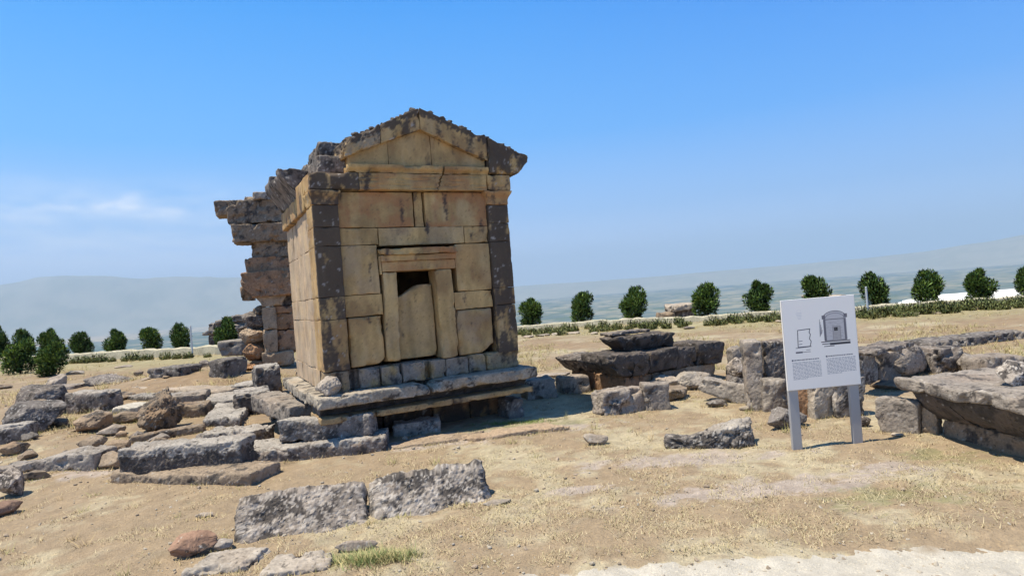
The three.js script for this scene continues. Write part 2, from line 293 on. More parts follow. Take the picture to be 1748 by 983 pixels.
{ // the pale gravel path that the picture is taken from
  const c = (o, x, z) => { const b = fbm(x * 2, 7, z * 2, 4), f = N3(x * 19, 2, z * 19); const v = 1 + 0.12 * b + 0.1 * f; o[0] = 0.60 * v; o[1] = 0.55 * v; o[2] = 0.465 * v; };
  const pos = [], col = [], uv = [], idx = [], o = [0, 0, 0], nx = 420, nz = 60;
  for (let i = 0; i <= nx; i++) {
    const x = lerp(-9, 9, i / nx), edge = -4.62 + 0.1 * sstep(-0.2, -2.5, x) * 5 + 0.22 * sstep(2.2, 3.6, x) + 0.07 * fbm(x * 1.1, 4, 0, 4) + 0.03 * N3(x * 6, 1, 1);
    for (let j = 0; j <= nz; j++) {
      const z = lerp(edge, 3.2, Math.pow(j / nz, 1.8)), w = sstep(0, 0.4, z - edge);
      pos.push(x, groundY(x, z) - 0.012 + 0.017 * w + 0.003 * N3(x * 8, 3, z * 8), z); uv.push(x, z); c(o, x, z); { const k = sstep(0.34, 0.08, z - edge + 0.3 * fbm(x * 3, 8, z * 3, 4)), s = [0, 0, 0]; soilColor(s, x, z, 5); mixc(o, k, ...s); } col.push(...o);
      if (i < nx && j < nz) { const p = i * (nz + 1) + j; idx.push(p, p + 1, p + nz + 2, p, p + nz + 2, p + nz + 1); }
    }
  }
  const g = new THREE.BufferGeometry(); g.setAttribute('position', new THREE.Float32BufferAttribute(pos, 3)); g.setAttribute('color', new THREE.Float32BufferAttribute(col, 3)); g.setAttribute('uv', new THREE.Float32BufferAttribute(uv, 2)); g.setIndex(idx); g.computeVertexNormals();
  struct('path', g, M.gravel);
}
{ // the plain, two hundred and fifty metres below
  const PLAIN = -250;
  const h = (x, z, r) => (r < 1400 ? lerp(-22, PLAIN, Math.pow(sstep(50, 1400, r), 0.7)) - 8 * sstep(58, 90, r) * (1 - sstep(90, 300, r)) : PLAIN);
  const c = (o, x, z, r, a) => {
    const f = fbm(x * 0.0009, 1, z * 0.0009, 4), g = fbm(x * 0.0035, 6, z * 0.0035, 3), k = N3(Math.floor(x / 260) * 3.3, 2, Math.floor(z / 190) * 3.3);
    o[0] = 0.07; o[1] = 0.105; o[2] = 0.095;
    mixc(o, 0.8 * sstep(-0.1, 0.4, k + 0.5 * g), 0.19, 0.19, 0.14); { const cx = x + 60 * N3(x * 0.002, 1, z * 0.002), cz = z + 60 * N3(x * 0.002, 9, z * 0.002), q = N3(Math.floor(cx / 170) * 5.3, 4, Math.floor(cz / 240) * 7.1); mixc(o, 0.6 * sstep(0.35, 0.45, q), 0.30, 0.27, 0.17); mixc(o, 0.6 * sstep(-0.5, -0.6, q), 0.055, 0.09, 0.045); } mixc(o, 0.8 * sstep(0.15, 0.45, f + 0.2 * k), 0.05, 0.09, 0.045);
    if (a + 0.3 * g < -0.1) { if (r + 1800 * f + 900 * g > 11800) mixc(o, g > -0.12 ? 0.9 : 0.3, 0.46, 0.36, 0.25); else mixc(o, 0.75, 0.04, 0.075, 0.05); }                     // dry fields beyond dark groves on the left
    if (k > 0.25 && g > 0) mixc(o, 0.5, 0.36, 0.31, 0.22);
  };
  struct('plain', polar(60, 30000, 0.03, -1.5, 1.5, 0.006, h, c), M.land);
  const prof = [[-90, 900], [-46, 1420], [-40, 1460], [-36, 1640], [-33.5, 1560], [-30, 1430], [-27, 1420], [-24, 1320], [-20, 1000], [-12, 520], [0, 260], [14, 230], [26, 260], [33, 300], [37, 430], [41, 600], [48, 900], [90, 900]];
  const ph = (a) => { a = (a * 180) / Math.PI; let k = 0; while (k < prof.length - 2 && a > prof[k + 1][0]) k++; const [p, q] = [prof[k], prof[k + 1]]; return lerp(p[1], q[1], sstep(0, 1, (a - p[0]) / (q[0] - p[0]))); };
  const hh = (x, z, r, a) => { const t = (r - 17500) / 8500, f = fbm(x * 0.0003, 1, z * 0.0003, 5), e = ph(a); return PLAIN - 30 + (e + 250) * sstep(0, 0.75, t) * (1 + 0.18 * f * (0.4 + 0.6 * Math.abs(0.75 - t) * 1.3)) - 300 * sstep(0.8, 1, t); };
  struct('hills', polar(17500, 26000, 0.012, -1.25, 1.25, 0.005, hh, (o, x, z) => { const k = sstep(-0.05, 0.12, fbm(x * 0.0009, 3, z * 0.0009, 5)), m = 1 + 0.1 * N3(x * 0.004, 1, z * 0.004); o[0] = lerp(0.31, 0.255, k) * m; o[1] = lerp(0.295, 0.255, k) * m; o[2] = lerp(0.235, 0.20, k) * m; }), M.land);
}
{ // the white travertine terrace beyond the bushes on the right
  const A = 0.545, B = 1.05;
  const far = (a) => (a < 0.6 ? lerp(44.5, 72, clamp((a - A) / 0.055, 0, 1)) : lerp(72, 84, clamp((a - 0.6) / 0.1, 0, 1)));
  const h = (x, z, r, a) => -0.6 - 0.0265 * (r - 44) * sstep(44, 62, r) - 30 * sstep(far(a), far(a) + 16, r) - 10 * sstep(A + 0.006, A, a) + 0.12 * fbm(x * 0.16, 2, z * 0.16, 4) - 1.6 * sstep(48, 44, r) * sstep(0.56, 0.6, a);
  struct('travertine_terrace', polar(44, 175, 0.012, A, B, 0.005, h, (o, x, z) => { const f = fbm(x * 0.3, 2, z * 0.3, 4); o[0] = 0.80 + 0.05 * f; o[1] = 0.79 + 0.06 * f; o[2] = 0.76 + 0.08 * f; }), M.land);
}
{ // the low wall in front of the bushes
  const pos = [], col = [], uv = [], idx = [], sect = [[-0.28, -0.3], [-0.27, 0.28], [-0.22, 0.34], [0.2, 0.35], [0.25, 0.29], [0.28, -0.3]], X0 = -60, X1 = 50, n = 520;
  for (let i = 0; i <= n; i++) {
    const x = lerp(X0, X1, i / n), z = lineZ(x) + 2.3, y = groundY(x, z), t = fbm(x * 0.7, 0, 2, 3);
    sect.forEach(([dz, dy], k) => { const w = N3(x * 2.2, k * 3.1, 1) * 0.04; pos.push(x, y + (dy > 0 ? dy * (x < -6 ? 1.3 : 0.8) * (1 + 0.2 * t) + w : dy), z + dz + w); uv.push(x, k * 0.3); const f = 1 + 0.25 * fbm(x * 1.3, k, 5, 4); col.push(0.62 * f, 0.57 * f, 0.42 * f); });
    if (i < n) for (let k = 0; k < sect.length - 1; k++) { const p = i * sect.length + k, q = p + sect.length; idx.push(p, p + 1, q + 1, p, q + 1, q); }
  }
  const g = new THREE.BufferGeometry(); g.setAttribute('position', new THREE.Float32BufferAttribute(pos, 3)); g.setAttribute('color', new THREE.Float32BufferAttribute(col, 3)); g.setAttribute('uv', new THREE.Float32BufferAttribute(uv, 2)); g.setIndex(idx); g.computeVertexNormals();
  solo('low_wall', g, M.far, 'long low pale stone wall running along the row of round bushes', 'wall');
}
// ------------------------------------------------------------------ the row of bushes, the shrubs in front of it
function foliage(seed, n, shape, leafL, leafW, tones, upright = 0.3) {
  const R = rng(seed), pos = [], nor = [], col = [], idx = [];
  const P = new THREE.Vector3(), D = new THREE.Vector3(), S = new THREE.Vector3(), U = new THREE.Vector3();
  for (let i = 0; i < n; i++) {
    shape(P, R, D);
    D.add(U.set(R() - 0.5, R() - 0.5 + upright, R() - 0.5).multiplyScalar(1.5)).normalize();
    S.set(R() - 0.5, R() - 0.5, R() - 0.5).cross(D).normalize(); U.crossVectors(D, S).normalize(); if (U.y < 0) U.negate();
    const l = leafL * (0.6 + 0.8 * R()), w = leafW * (0.6 + 0.8 * R()), b = pos.length / 3, t = R(), c = t < 0.25 ? tones[0] : t < 0.8 ? tones[1] : tones[2], v = 0.8 + 0.4 * R();
    const pt = (a, s) => { pos.push(P.x + D.x * a + S.x * s, P.y + D.y * a + S.y * s, P.z + D.z * a + S.z * s); nor.push(U.x, U.y, U.z); col.push(c[0] * v, c[1] * v, c[2] * v); };
    pt(0, 0); pt(l * 0.5, w * 0.5); pt(l, 0); pt(l * 0.5, -w * 0.5); idx.push(b, b + 1, b + 2, b, b + 2, b + 3);
  }
  const g = new THREE.BufferGeometry(); g.setAttribute('position', new THREE.Float32BufferAttribute(pos, 3)); g.setAttribute('normal', new THREE.Float32BufferAttribute(nor, 3)); g.setAttribute('color', new THREE.Float32BufferAttribute(col, 3)); g.setIndex(idx); return g;
}
const bushGreens = [[0.06, 0.115, 0.024], [0.11, 0.195, 0.036], [0.19, 0.28, 0.06]];
function bushParts(seed) {                                 // unit bush: 1 m tall, about 0.85 m wide
  const R = rng(seed), lumps = [];
  for (let i = 0; i < 15; i++) { const a = R() * 6.283, h = 0.16 + 0.66 * R(), w = 0.25 * Math.sqrt(Math.max(0.15, 1 - Math.pow((h - 0.5) / 0.62, 2))) * (0.6 + 0.5 * R()); lumps.push([Math.cos(a) * w, h, Math.sin(a) * w, 0.13 + 0.09 * R()]); }
  lumps.push([0, 0.45, 0, 0.3], [0.03, 0.25, 0, 0.24], [(R() - 0.5) * 0.2, 0.88, (R() - 0.5) * 0.2, 0.09]);
  const crown = foliage(seed + 1, 5200, (P, R2, D) => { const l = lumps[Math.floor(R2() * lumps.length)], t = Math.acos(1 - 2 * R2()), f = R2() * 6.283, q = l[3] * (0.55 + 0.5 * Math.pow(R2(), 0.5)); D.set(Math.sin(t) * Math.cos(f), Math.cos(t), Math.sin(t) * Math.sin(f)); P.set(l[0] + D.x * q, Math.max(0.02, l[1] + D.y * q), l[2] + D.z * q); }, 0.1, 0.03, bushGreens, 0.6);
  const st = []; for (let i = 0; i < 6; i++) { const a = R() * 6.283, g = new THREE.CylinderGeometry(0.008, 0.016, 0.6, 5); g.rotateZ(0.28 * (R() + 0.3)); g.rotateY(a); g.translate(Math.cos(a) * -0.07, 0.26, Math.sin(a) * 0.07); st.push(g); }
  return [crown, mergeGeometries(st)];
}
const bushKinds = [101, 202, 303, 404].map(bushParts);
const BUSHES = [ // px of the foot, width and height in the picture, what sets it apart
  [908, 553, 42, 42, 'round dark green bush close to the right wall of the tomb'], [995, 550, 39, 49, 'round green bush, second to the right of the tomb'], [1085, 545, 42, 53, 'round green bush, third to the right of the tomb, left of the pale roofed stone'],
  [1210, 540, 50, 55, 'broad green bush covering the right end of the pale roofed stone'], [1297, 531, 44, 50, 'round green bush just left of the information sign'], [1395, 528, 44, 55, 'round green bush showing above the information sign'],
  [1495, 522, 44, 55, 'green bush with a stray shoot on top, beside the thin post behind the sign'], [1583, 515, 45, 52, 'dense round bush where the white terrace begins'], [1678, 506, 43, 46, 'dense round bush in front of the white terrace'],
  [1757, 500, 30, 44, 'bush cut by the right edge of the photo'],
  [-2, 612, 26, 56, 'bush cut by the left edge of the photo'], [40, 606, 33, 42, 'bush half hidden behind the near left bush'], [88, 605, 34, 42, 'bush half hidden behind the second near bush'],
  [35, 638, 47, 53, 'large near bush, leftmost of the two standing this side of the low wall'], [90, 641, 48, 57, 'large near bush, right one of the two standing this side of the low wall'],
  [142, 602, 33, 34, 'small bush behind the low wall, first right of the near pair'], [196, 600, 33, 37, 'small bush behind the low wall, second right of the near pair'], [257, 597, 33, 36, 'small bush behind the low wall, third right of the near pair'],
  [308, 595, 30, 41, 'bush beside the thin pale post on the left'], [385, 586, 32, 42, 'bush in front of the far slab tomb beside the ruin'],
];
BUSHES.forEach(([px, py, w, h, label], i) => {
  const near = label.startsWith('large near'), top = py - h, foot = near ? py : wallY(px) - 5, p = spot(px, foot), d = -p.z, b = thing('bush', label, 'bush', [p.x, p.y - 0.03, p.z], i * 2.1, 'green bushes along the edge of the plateau');
  const [crown, stems] = bushKinds[i % 4]; b.scale.set((w * d) / PXF / 0.82, ((foot - top) * d) / PXF / 0.97, (w * d) / PXF / 0.82);
  part('crown', crown, M.leaf, b); part('stem', stems, M.bark, b);
});
{
  const tones = [[0.15, 0.17, 0.06], [0.23, 0.26, 0.08], [0.36, 0.34, 0.13]], R = rng(55);
  const kinds = [1, 2, 3].map((s) => foliage(600 + s, 420, (P, Q, D) => { const a = Q() * 6.283, w = Math.sqrt(Q()) * 0.3; D.set(Math.cos(a) * 0.5, 0.9, Math.sin(a) * 0.5); P.set(Math.cos(a) * w, Q() * Q() * 0.42, Math.sin(a) * w); }, 0.12, 0.045, tones, 0.5));
  let k = 0;
  const put = (px, py, s, label, group) => { s *= 0.62; const p = spot(px, Math.max(py, wallY(px) + 4)), o = solo('low_shrub', kinds[k % 3], M.leaf, label, 'shrub', group); o.position.set(p.x, p.y - 0.02, p.z); o.rotation.y = k * 1.9; o.scale.setScalar(s * (0.75 + 0.5 * R())); k++; };
  for (const [x, y, s] of [[128, 617, 1.5], [142, 616, 1.2], [151, 617, 1.4], [171, 616, 1.5], [190, 614, 1.4], [213, 613, 1.3], [226, 615, 1.7], [243, 612, 1.2], [252, 611, 1.3], [281, 612, 1.8], [301, 609, 1.1], [320, 607, 1.4], [353, 605, 1.0], [110, 622, 1.1]]) put(x, y, s, 'small dull green shrub growing at the foot of the low wall left of the ruin', 'small shrubs at the wall on the left');
  // the planted strip between tomb and right edge reads as one mass of herbs
  const strip = new THREE.InstancedMesh(kinds[1], M.leaf, 190), mt = new THREE.Matrix4(), q = new THREE.Quaternion(), up = new THREE.Vector3(0, 1, 0); let n = 0;
  const add = (px, py, s) => { const p = spot(px, py), h = s * (0.55 + 0.8 * R()); mt.compose(p.setY(p.y - 0.02), q.setFromAxisAngle(up, R() * 6.28), new THREE.Vector3(s, h, s)); strip.setMatrixAt(n++, mt); };
  for (let i = 0; i < 80; i++) { const t = (i + R() * 0.8) / 80; if (N3(t * 22, 3, 4) > -0.1 || t < 0.12) add(lerp(884, 1475, t), wallY(lerp(884, 1475, t)) + 3 + 9 * R() * (1 - 0.4 * t), 0.72); }
  for (let i = 0; i < 100; i++) { const t = (i + R() * 0.8) / 100; if (N3(t * 19, 8, 4) > -0.35) add(lerp(1475, 1752, t), wallY(lerp(1475, 1752, t)) + 3 + 9 * R(), 0.72); }
  strip.count = n; strip.name = 'planted_strip'; strip.userData.kind = 'stuff'; strip.castShadow = strip.receiveShadow = true; scene.add(strip);
}
{ // two thin pale posts
  const post = (px, py, hp, label) => { const p = spot(px, py), d = -p.z, h = (hp * d) / PXF, t = thing('post', label, 'post', [p.x, p.y, p.z]); const m = new THREE.MeshStandardMaterial({ color: new THREE.Color().setRGB(0.5, 0.52, 0.54), roughness: 0.5, metalness: 0.2 }); const g = new THREE.CylinderGeometry(0.04, 0.045, h, 12); g.translate(0, h / 2 - 0.05, 0); part('shaft', g, m, t); const c = new THREE.SphereGeometry(0.045, 14, 8, 0, 6.284, 0, 1.57); c.scale(1, 0.5, 1); c.translate(0, h - 0.05, 0); part('cap', c, m, t); const b = new THREE.CylinderGeometry(0.10, 0.11, 0.05, 12); b.translate(0, 0.02, 0); part('foot_plate', b, m, t); };
  post(328, 608, 54, 'thin pale post beside a bush on the left, in front of the blue plain'); post(1483, 538, 50, 'thin pale post standing right behind the information sign');
}

// ------------------------------------------------------------------ the house-shaped tomb
const tomb = thing('house_tomb', 'gabled travertine house tomb with dark stained corner pilasters and a broken door', 'tomb', [-2.675, 0, -8.713], 0.479);
const TS = 0.02;
// staining of the facade in the tomb's own metres: ochre travertine, rust runs, black crust on pilasters and cornice; crust also paints shade on the foundation
function facadeColor({ crust = 0, rust = 0, grey = 0, tone = 1, front = false, top, pale = false } = {}) {
  return (c, X, Y, Z, v) => {
    const [x, y, z] = v, a = fbm(x * 1.5, y * 1.5, z * 1.5 + 3, 4), st = N3(x * 9, y * 0.9, z * 9), m = N3(x * 14, y * 14, z * 14), f = N3(x * 34, y * 34, z * 34), t = tone * (1 + 0.28 * a + 0.2 * st + 0.08 * m + 0.07 * f);
    c[0] = 0.50 * t; c[1] = 0.335 * t; c[2] = 0.142 * t;
    mixc(c, 0.7 * sstep(-0.05, 0.4, fbm(x * 1.3 + 90, y * 1.1 + 4, z * 1.3, 4) + 0.25 * st + 0.1 * m), 0.25, 0.155, 0.07);
    if (pale) mixc(c, 0.75, 0.58 * t / 1.22, 0.44 * t / 1.22, 0.30 * t / 1.22);                    // sunlight painted into the left flank: paler, less ochre
    mixc(c, 0.55 * sstep(0.0, 0.6, fbm(x * 2.1 + 50, y * 0.8, z * 2, 4) + 0.2 * st), 0.55, 0.41, 0.22);
    mixc(c, clamp(rust, 0, 1) * sstep(-0.35, 0.35, fbm(x * 1.6 + 20, y * 2.2, z * 1.6, 4) + 0.15 * st), 0.36, 0.165, 0.07);
    mixc(c, 0.5 * sstep(0.035, 0.0, Math.abs(N3(x * 1.9 + 3, y * 1.9, z * 1.9 + 0.3 * m))) * sstep(0.1, 0.5, N3(x * 1.1, y * 1.1 + 20, 5)), 0.12, 0.08, 0.05);
    mixc(c, grey * sstep(-0.5, 0.2, fbm(x * 2 + 5, y * 2, z * 2, 4)), 0.33, 0.28, 0.235);
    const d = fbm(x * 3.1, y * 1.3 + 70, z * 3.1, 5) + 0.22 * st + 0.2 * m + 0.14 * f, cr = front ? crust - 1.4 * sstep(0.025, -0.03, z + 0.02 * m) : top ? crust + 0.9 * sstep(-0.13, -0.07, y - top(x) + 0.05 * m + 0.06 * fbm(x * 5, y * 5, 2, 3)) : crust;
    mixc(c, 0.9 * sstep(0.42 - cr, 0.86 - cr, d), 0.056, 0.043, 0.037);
    if (crust > 0.3) mixc(c, 0.8 * sstep(0.52, 0.66, 0.6 * N3(x * 6, y * 6 + 3, z * 6) + 0.4 * N3(x * 17, y * 17, z * 17)), 0.40, 0.365, 0.33);
    mixc(c, 0.5 * sstep(0.62, 0.72, N3(x * 12 + 7, y * 12, z * 12) * 0.7 + 0.3 * f), 0.12, 0.09, 0.06);
  };
}
let sd = 1;
const tb = (name, x0, x1, y0, y1, z0, z1, o = {}, parent = tomb, mat = M.wall) => part(name, blockGeo(x0, x1, y0, y1, z0, z1, { seg: TS, r: 0.005, rough: 0.007, chip: 0.009, warp: 0.003, seed: sd++, color: facadeColor(o.c), ...o }), mat, parent);
const g = 0.0022, proud = (k) => 0.004 * Math.sin(k * 12.9);
// corner pilasters, front, course by course
const PIL = { crust: 0.52, rust: 0.25 }, coarse = { seg: 0.06 };
[[1.09, 1.82, 0.6], [1.82, 2.14, 0.78], [2.14, 2.86, 1.3], [2.86, 3.13, 1.25], [3.13, 3.44, 1.3]].forEach(([a, b, crust], i) => tb('pilaster_block', -0.055, 0.305, a + 0.0015, b - 0.0015, -0.46, 0.05 + 0.4 * proud(i), { c: { crust: crust, rust: 0.2, tone: 0.95, front: true }, r: 0.006, chip: 0.012 }));
[[1.06, 1.82, 0.85], [1.82, 2.1, 1.05], [2.1, 2.84, 1.2], [2.84, 3.14, 1.15], [3.14, 3.43, 1.05]].forEach(([a, b, crust], i) => tb('pilaster_block', 2.665, 3.025, a + 0.0015, b - 0.0015, -0.46, 0.05 + 0.4 * proud(i + 5), { c: { crust, rust: 0.2, tone: 0.85 }, r: 0.006, chip: 0.012 }));
// capitals: a narrow band, then a flaring slab
const flare = (y0, y1, cx, w, d, k) => (v) => { const t = sstep(0.35, 1, (v[1] - y0) / (y1 - y0)); v[0] = cx + (v[0] - cx) * (1 + k * t); if (v[2] > -0.1) v[2] += 0.06 * t; };
tb('capital', -0.065, 0.315, 3.443, 3.645, -0.45, 0.065, { c: { crust: 0.8, rust: 0.3, front: true }, r: 0.015, chip: 0.025, deform: flare(3.44, 3.645, 0.125, 0.38, 0.5, 0.16) });
tb('capital', 2.655, 3.035, 3.435, 3.655, -0.45, 0.06, { c: { crust: 0.16, rust: 0.55 }, r: 0.015, chip: 0.015, deform: flare(3.435, 3.655, 2.845, 0.38, 0.5, 0.3) });
// wall stones between the pilasters
const W = (x0, x1, y0, y1, c, o = {}) => tb('wall_stone', x0 + g, x1 - g, y0 + g, y1 - g, -0.34, proud(sd * 0.37), { c, ...o });
W(0.31, 1.44, 3.115, 3.64, { rust: 0.75, tone: 0.92 }); W(1.625, 2.66, 3.105, 3.64, { rust: 0.8, tone: 0.92 });  // top course: rust stain, also painting in the shade below the architrave
tb('mullion_stone', 1.462, 1.598, 3.115, 3.64, -0.3, -0.035, { c: { rust: 0.45, crust: 0.18 } }); 
tb('mullion_backing', 1.435, 1.63, 3.12, 3.63, -0.36, -0.2, { c: { crust: 0.3 } });
W(0.31, 0.865, 2.865, 3.11, { rust: 0.1 }); W(0.872, 2.24, 2.84, 3.108, { grey: 0.25 });
W(2.246, 2.66, 2.835, 3.1, { rust: 0.15, crust: 0.12 }, { chip: 0.03 });
W(0.31, 0.835, 2.145, 2.86, { rust: 0.12, grey: 0.25 }); W(2.06, 2.655, 2.085, 2.83, { rust: 0.25 });
W(0.31, 0.855, 1.83, 2.14, { rust: 0.1 }); W(1.99, 2.65, 1.805, 2.08, { rust: 0.2, crust: 0.1 }, { chip: 0.03 });
const round5 = (cx, s) => (v) => { const t = sstep(1.42, 1.1, v[1]), k = sstep(0, 0.28, s * (v[0] - cx)); v[1] += 0.13 * t * k * k; };
W(0.33, 0.835, 1.105, 1.822, { rust: 0.15 }, { r: 0.02, chip: 0.03, deform: round5(0.62, 1) }); W(2.0, 2.62, 1.09, 1.798, { rust: 0.15, grey: 0.3 }, { r: 0.03, chip: 0.03, deform: round5(2.32, 1) });
// the door: jambs, moulded lintel, broken slab
const door = new THREE.Group(); door.name = 'door_frame'; tomb.add(door);
const lean = (x0, x1, k0, k1) => (v) => { const t = (v[1] - 1.12) / 1.34; v[0] = lerp(v[0] + k0, v[0] + k1, t); };
tb('jamb', 0.875, 1.085, 1.13, 2.452, -0.3, 0.045, { c: { grey: 0.2 }, deform: lean(0, 0, -0.025, 0.01), r: 0.02, chip: 0.02 }, door);
tb('jamb', 1.69, 1.965, 1.085, 2.452, -0.3, 0.05, { c: { rust: 0.1 }, deform: lean(0, 0, 0.02, 0), r: 0.025, chip: 0.025 }, door);
tb('lintel_fascia', 0.875, 2.03, 2.455, 2.60, -0.3, 0.055, { c: { rust: 0.6, tone: 1.05 } }, door); tb('lintel_fascia', 0.865, 2.045, 2.603, 2.69, -0.3, 0.085, { c: { rust: 0.75 } }, door); tb('lintel_cornice', 0.85, 2.06, 2.693, 2.79, -0.3, 0.13, { c: { rust: 0.9, crust: 0.22 }, chip: 0.03 }, door);
tb('lintel_ear', 0.846, 0.872, 2.42, 2.69, -0.25, 0.04, { c: { rust: 0.3 }, r: 0.006 }, door); tb('lintel_ear', 2.034, 2.058, 2.46, 2.6, -0.25, 0.05, { c: { rust: 0.4 }, r: 0.006 }, door);
tb('door_slab', 1.068, 1.682, 1.13, 2.24, -0.24, -0.1, { c: { grey: 0.15, tone: 0.93 }, r: 0.02, chip: 0.02, deform: (v) => { const t = sstep(1.75, 2.24, v[1]), top = 2.07 + 0.17 * sstep(1.07, 1.5, v[0]); v[1] = lerp(v[1], v[1] - (2.24 - top), t); } });
// base course under the facade
[[-0.05, 0.29, 0.78], [0.42, 0.74, 0.79], [0.745, 1.06, 0.8], [1.065, 1.44, 0.8], [1.5, 1.74, 0.8], [1.745, 2.13, 0.8], [2.135, 2.44, 0.8], [2.445, 3.03, 0.8]].forEach(([a, b, y], i) => tb('base_stone', a + 0.006, b - 0.006, y, 1.085 - 0.006 * (i % 3), -0.36, 0.045 + 0.02 * Math.sin(i * 5), { c: { grey: i && i < 7 ? 0.95 : 0.4, crust: 0.15, tone: 0.9 }, r: 0.022, chip: 0.035, rough: 0.016, seg: 0.02 }, tomb, M.stone));
tb('base_backing', 0.28, 1.6, 0.8, 1.08, -0.36, -0.1, { c: { grey: 0.9, crust: 0.5, tone: 0.8 }, seg: 0.03 }, tomb, M.stone);
// the plinth: a broken cornice slab, a cavetto, a lower ledge, the foundation
const slabCut = (xc, s) => (v) => { const k = sstep(0.2, 0, Math.abs(v[0] - xc)); if (v[2] > 0) { v[2] -= 0.22 * k * sstep(0.68, 0.8, v[1]); v[1] -= 0.05 * k * sstep(0.7, 0.8, v[1]); } };
const PLC = weathered({ base: [0.42, 0.365, 0.29], dark: 0.44, pale: 0.5, rust: 0.3 });
const gable = (v) => {};
tb('plinth_slab', -0.24, 1.385, 0.625, 0.79, -0.6, 0.365, { color: PLC, r: 0.03, chip: 0.035, rough: 0.014, warp: 0.006, seg: 0.018, deform: slabCut(1.385) }, tomb, M.stone);
tb('plinth_slab', 1.405, 3.18, 0.63, 0.805, -0.6, 0.36, { color: PLC, r: 0.03, chip: 0.035, rough: 0.014, warp: 0.006, seg: 0.018, deform: slabCut(1.405) }, tomb, M.stone);
tb('plinth_slab', -0.26, 0.2, 0.60, 0.77, -1.7, -0.605, { color: PLC, r: 0.03, chip: 0.04, rough: 0.014, warp: 0.02, seg: 0.03 }, tomb, M.stone); tb('plinth_slab', -0.24, 0.2, 0.60, 0.78, -3.2, -1.71, { color: PLC, r: 0.03, chip: 0.04, rough: 0.014, warp: 0.02, seg: 0.04 }, tomb, M.stone);
tb('plinth_slab', 2.8, 3.19, 0.63, 0.8, -3.2, -0.605, { color: PLC, r: 0.03, chip: 0.04, seg: 0.05 }, tomb, M.stone);
for (const [a, b] of [[-0.16, 0.9], [0.905, 2.0], [2.005, 3.08]]) tb('plinth_moulding', a, b, 0.5, 0.622, -0.55, 0.05, { color: C.black, seg: 0.03, deform: (v) => { if (v[2] > 0) v[2] += 0.14 * Math.pow((v[1] - 0.5) / 0.12, 2); } }, tomb, M.stone);  // black colour paints in the shade of the recess under the slab
for (const [a, b] of [[-0.2, 0.55], [0.556, 1.72], [1.73, 3.1]]) tb('plinth_ledge', a, b, 0.41, 0.497, -0.5, 0.3, { c: { crust: 0.2, grey: 0.2 }, seg: 0.022, r: 0.02, chip: 0.03 }, tomb, M.stone);
for (const [a, b] of [[-0.1, 0.85], [0.86, 1.65], [1.66, 2.3], [2.31, 2.98]]) tb('foundation_stone', a, b, -0.1, 0.397, -0.7, -0.45 + proud(a * 3), { c: { crust: 0.9, tone: 0.6, rust: 0.7 }, seg: 0.035, r: 0.04, chip: 0.05, rough: 0.02 }, tomb, M.stone);  // heavy crust and low tone paint in the deep shadow under the plinth
tb('foundation_stone', 2.72, 3.04, -0.05, 0.3, -0.3, 0.08, { color: C.dark, seg: 0.03, r: 0.05, chip: 0.06, rough: 0.03 }, tomb, M.stone);
for (const [a, b] of [[-1.7, -0.71], [-3.1, -1.71]]) { tb('foundation_stone', -0.12, 0.3, -0.1, 0.595, a, b, { c: { crust: 0.25, grey: 0.3 }, seg: 0.05, r: 0.04 }, tomb, M.stone); tb('foundation_stone', 2.7, 3.1, -0.1, 0.625, a, b, { c: { crust: 0.3 }, seg: 0.08 }, tomb, M.stone); }
// side wall on the left; its raised tone and paleness paint in sunlight
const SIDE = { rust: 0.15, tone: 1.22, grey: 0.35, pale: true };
[[0.79, 1.09], [1.09, 1.82], [1.82, 2.14], [2.14, 2.86], [2.86, 3.44]].forEach(([a, b], i) => {
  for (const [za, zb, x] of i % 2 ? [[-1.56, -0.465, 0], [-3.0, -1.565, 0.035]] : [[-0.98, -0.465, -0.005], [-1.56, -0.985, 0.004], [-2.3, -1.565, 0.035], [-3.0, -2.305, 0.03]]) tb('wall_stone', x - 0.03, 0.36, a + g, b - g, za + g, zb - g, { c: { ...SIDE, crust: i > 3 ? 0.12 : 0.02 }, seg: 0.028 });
});
// right and back walls (seen only from other places) and the floor
[[0.81, 1.82], [1.825, 2.64], [2.645, 3.655]].forEach(([a, b]) => { for (const [za, zb] of [[-1.7, -0.465], [-3.0, -1.705]]) tb('wall_stone', 2.67, 3.02, a, b, za, zb, { c: { crust: 0.3 }, seg: 0.08 }); for (const [xa, xb] of [[0.365, 1.5], [1.505, 2.665]]) tb('wall_stone', xa, xb, a, b, -3.0, -2.65, { c: { crust: 0.25 }, seg: 0.08 }); });
tb('floor_slab', 0.365, 2.66, 0.62, 0.785, -2.64, -0.61, { c: {}, seg: 0.1 });
tb('ceiling_slab', 0.1, 2.95, 3.66, 3.86, -2.95, -0.5, { c: {}, seg: 0.1 });
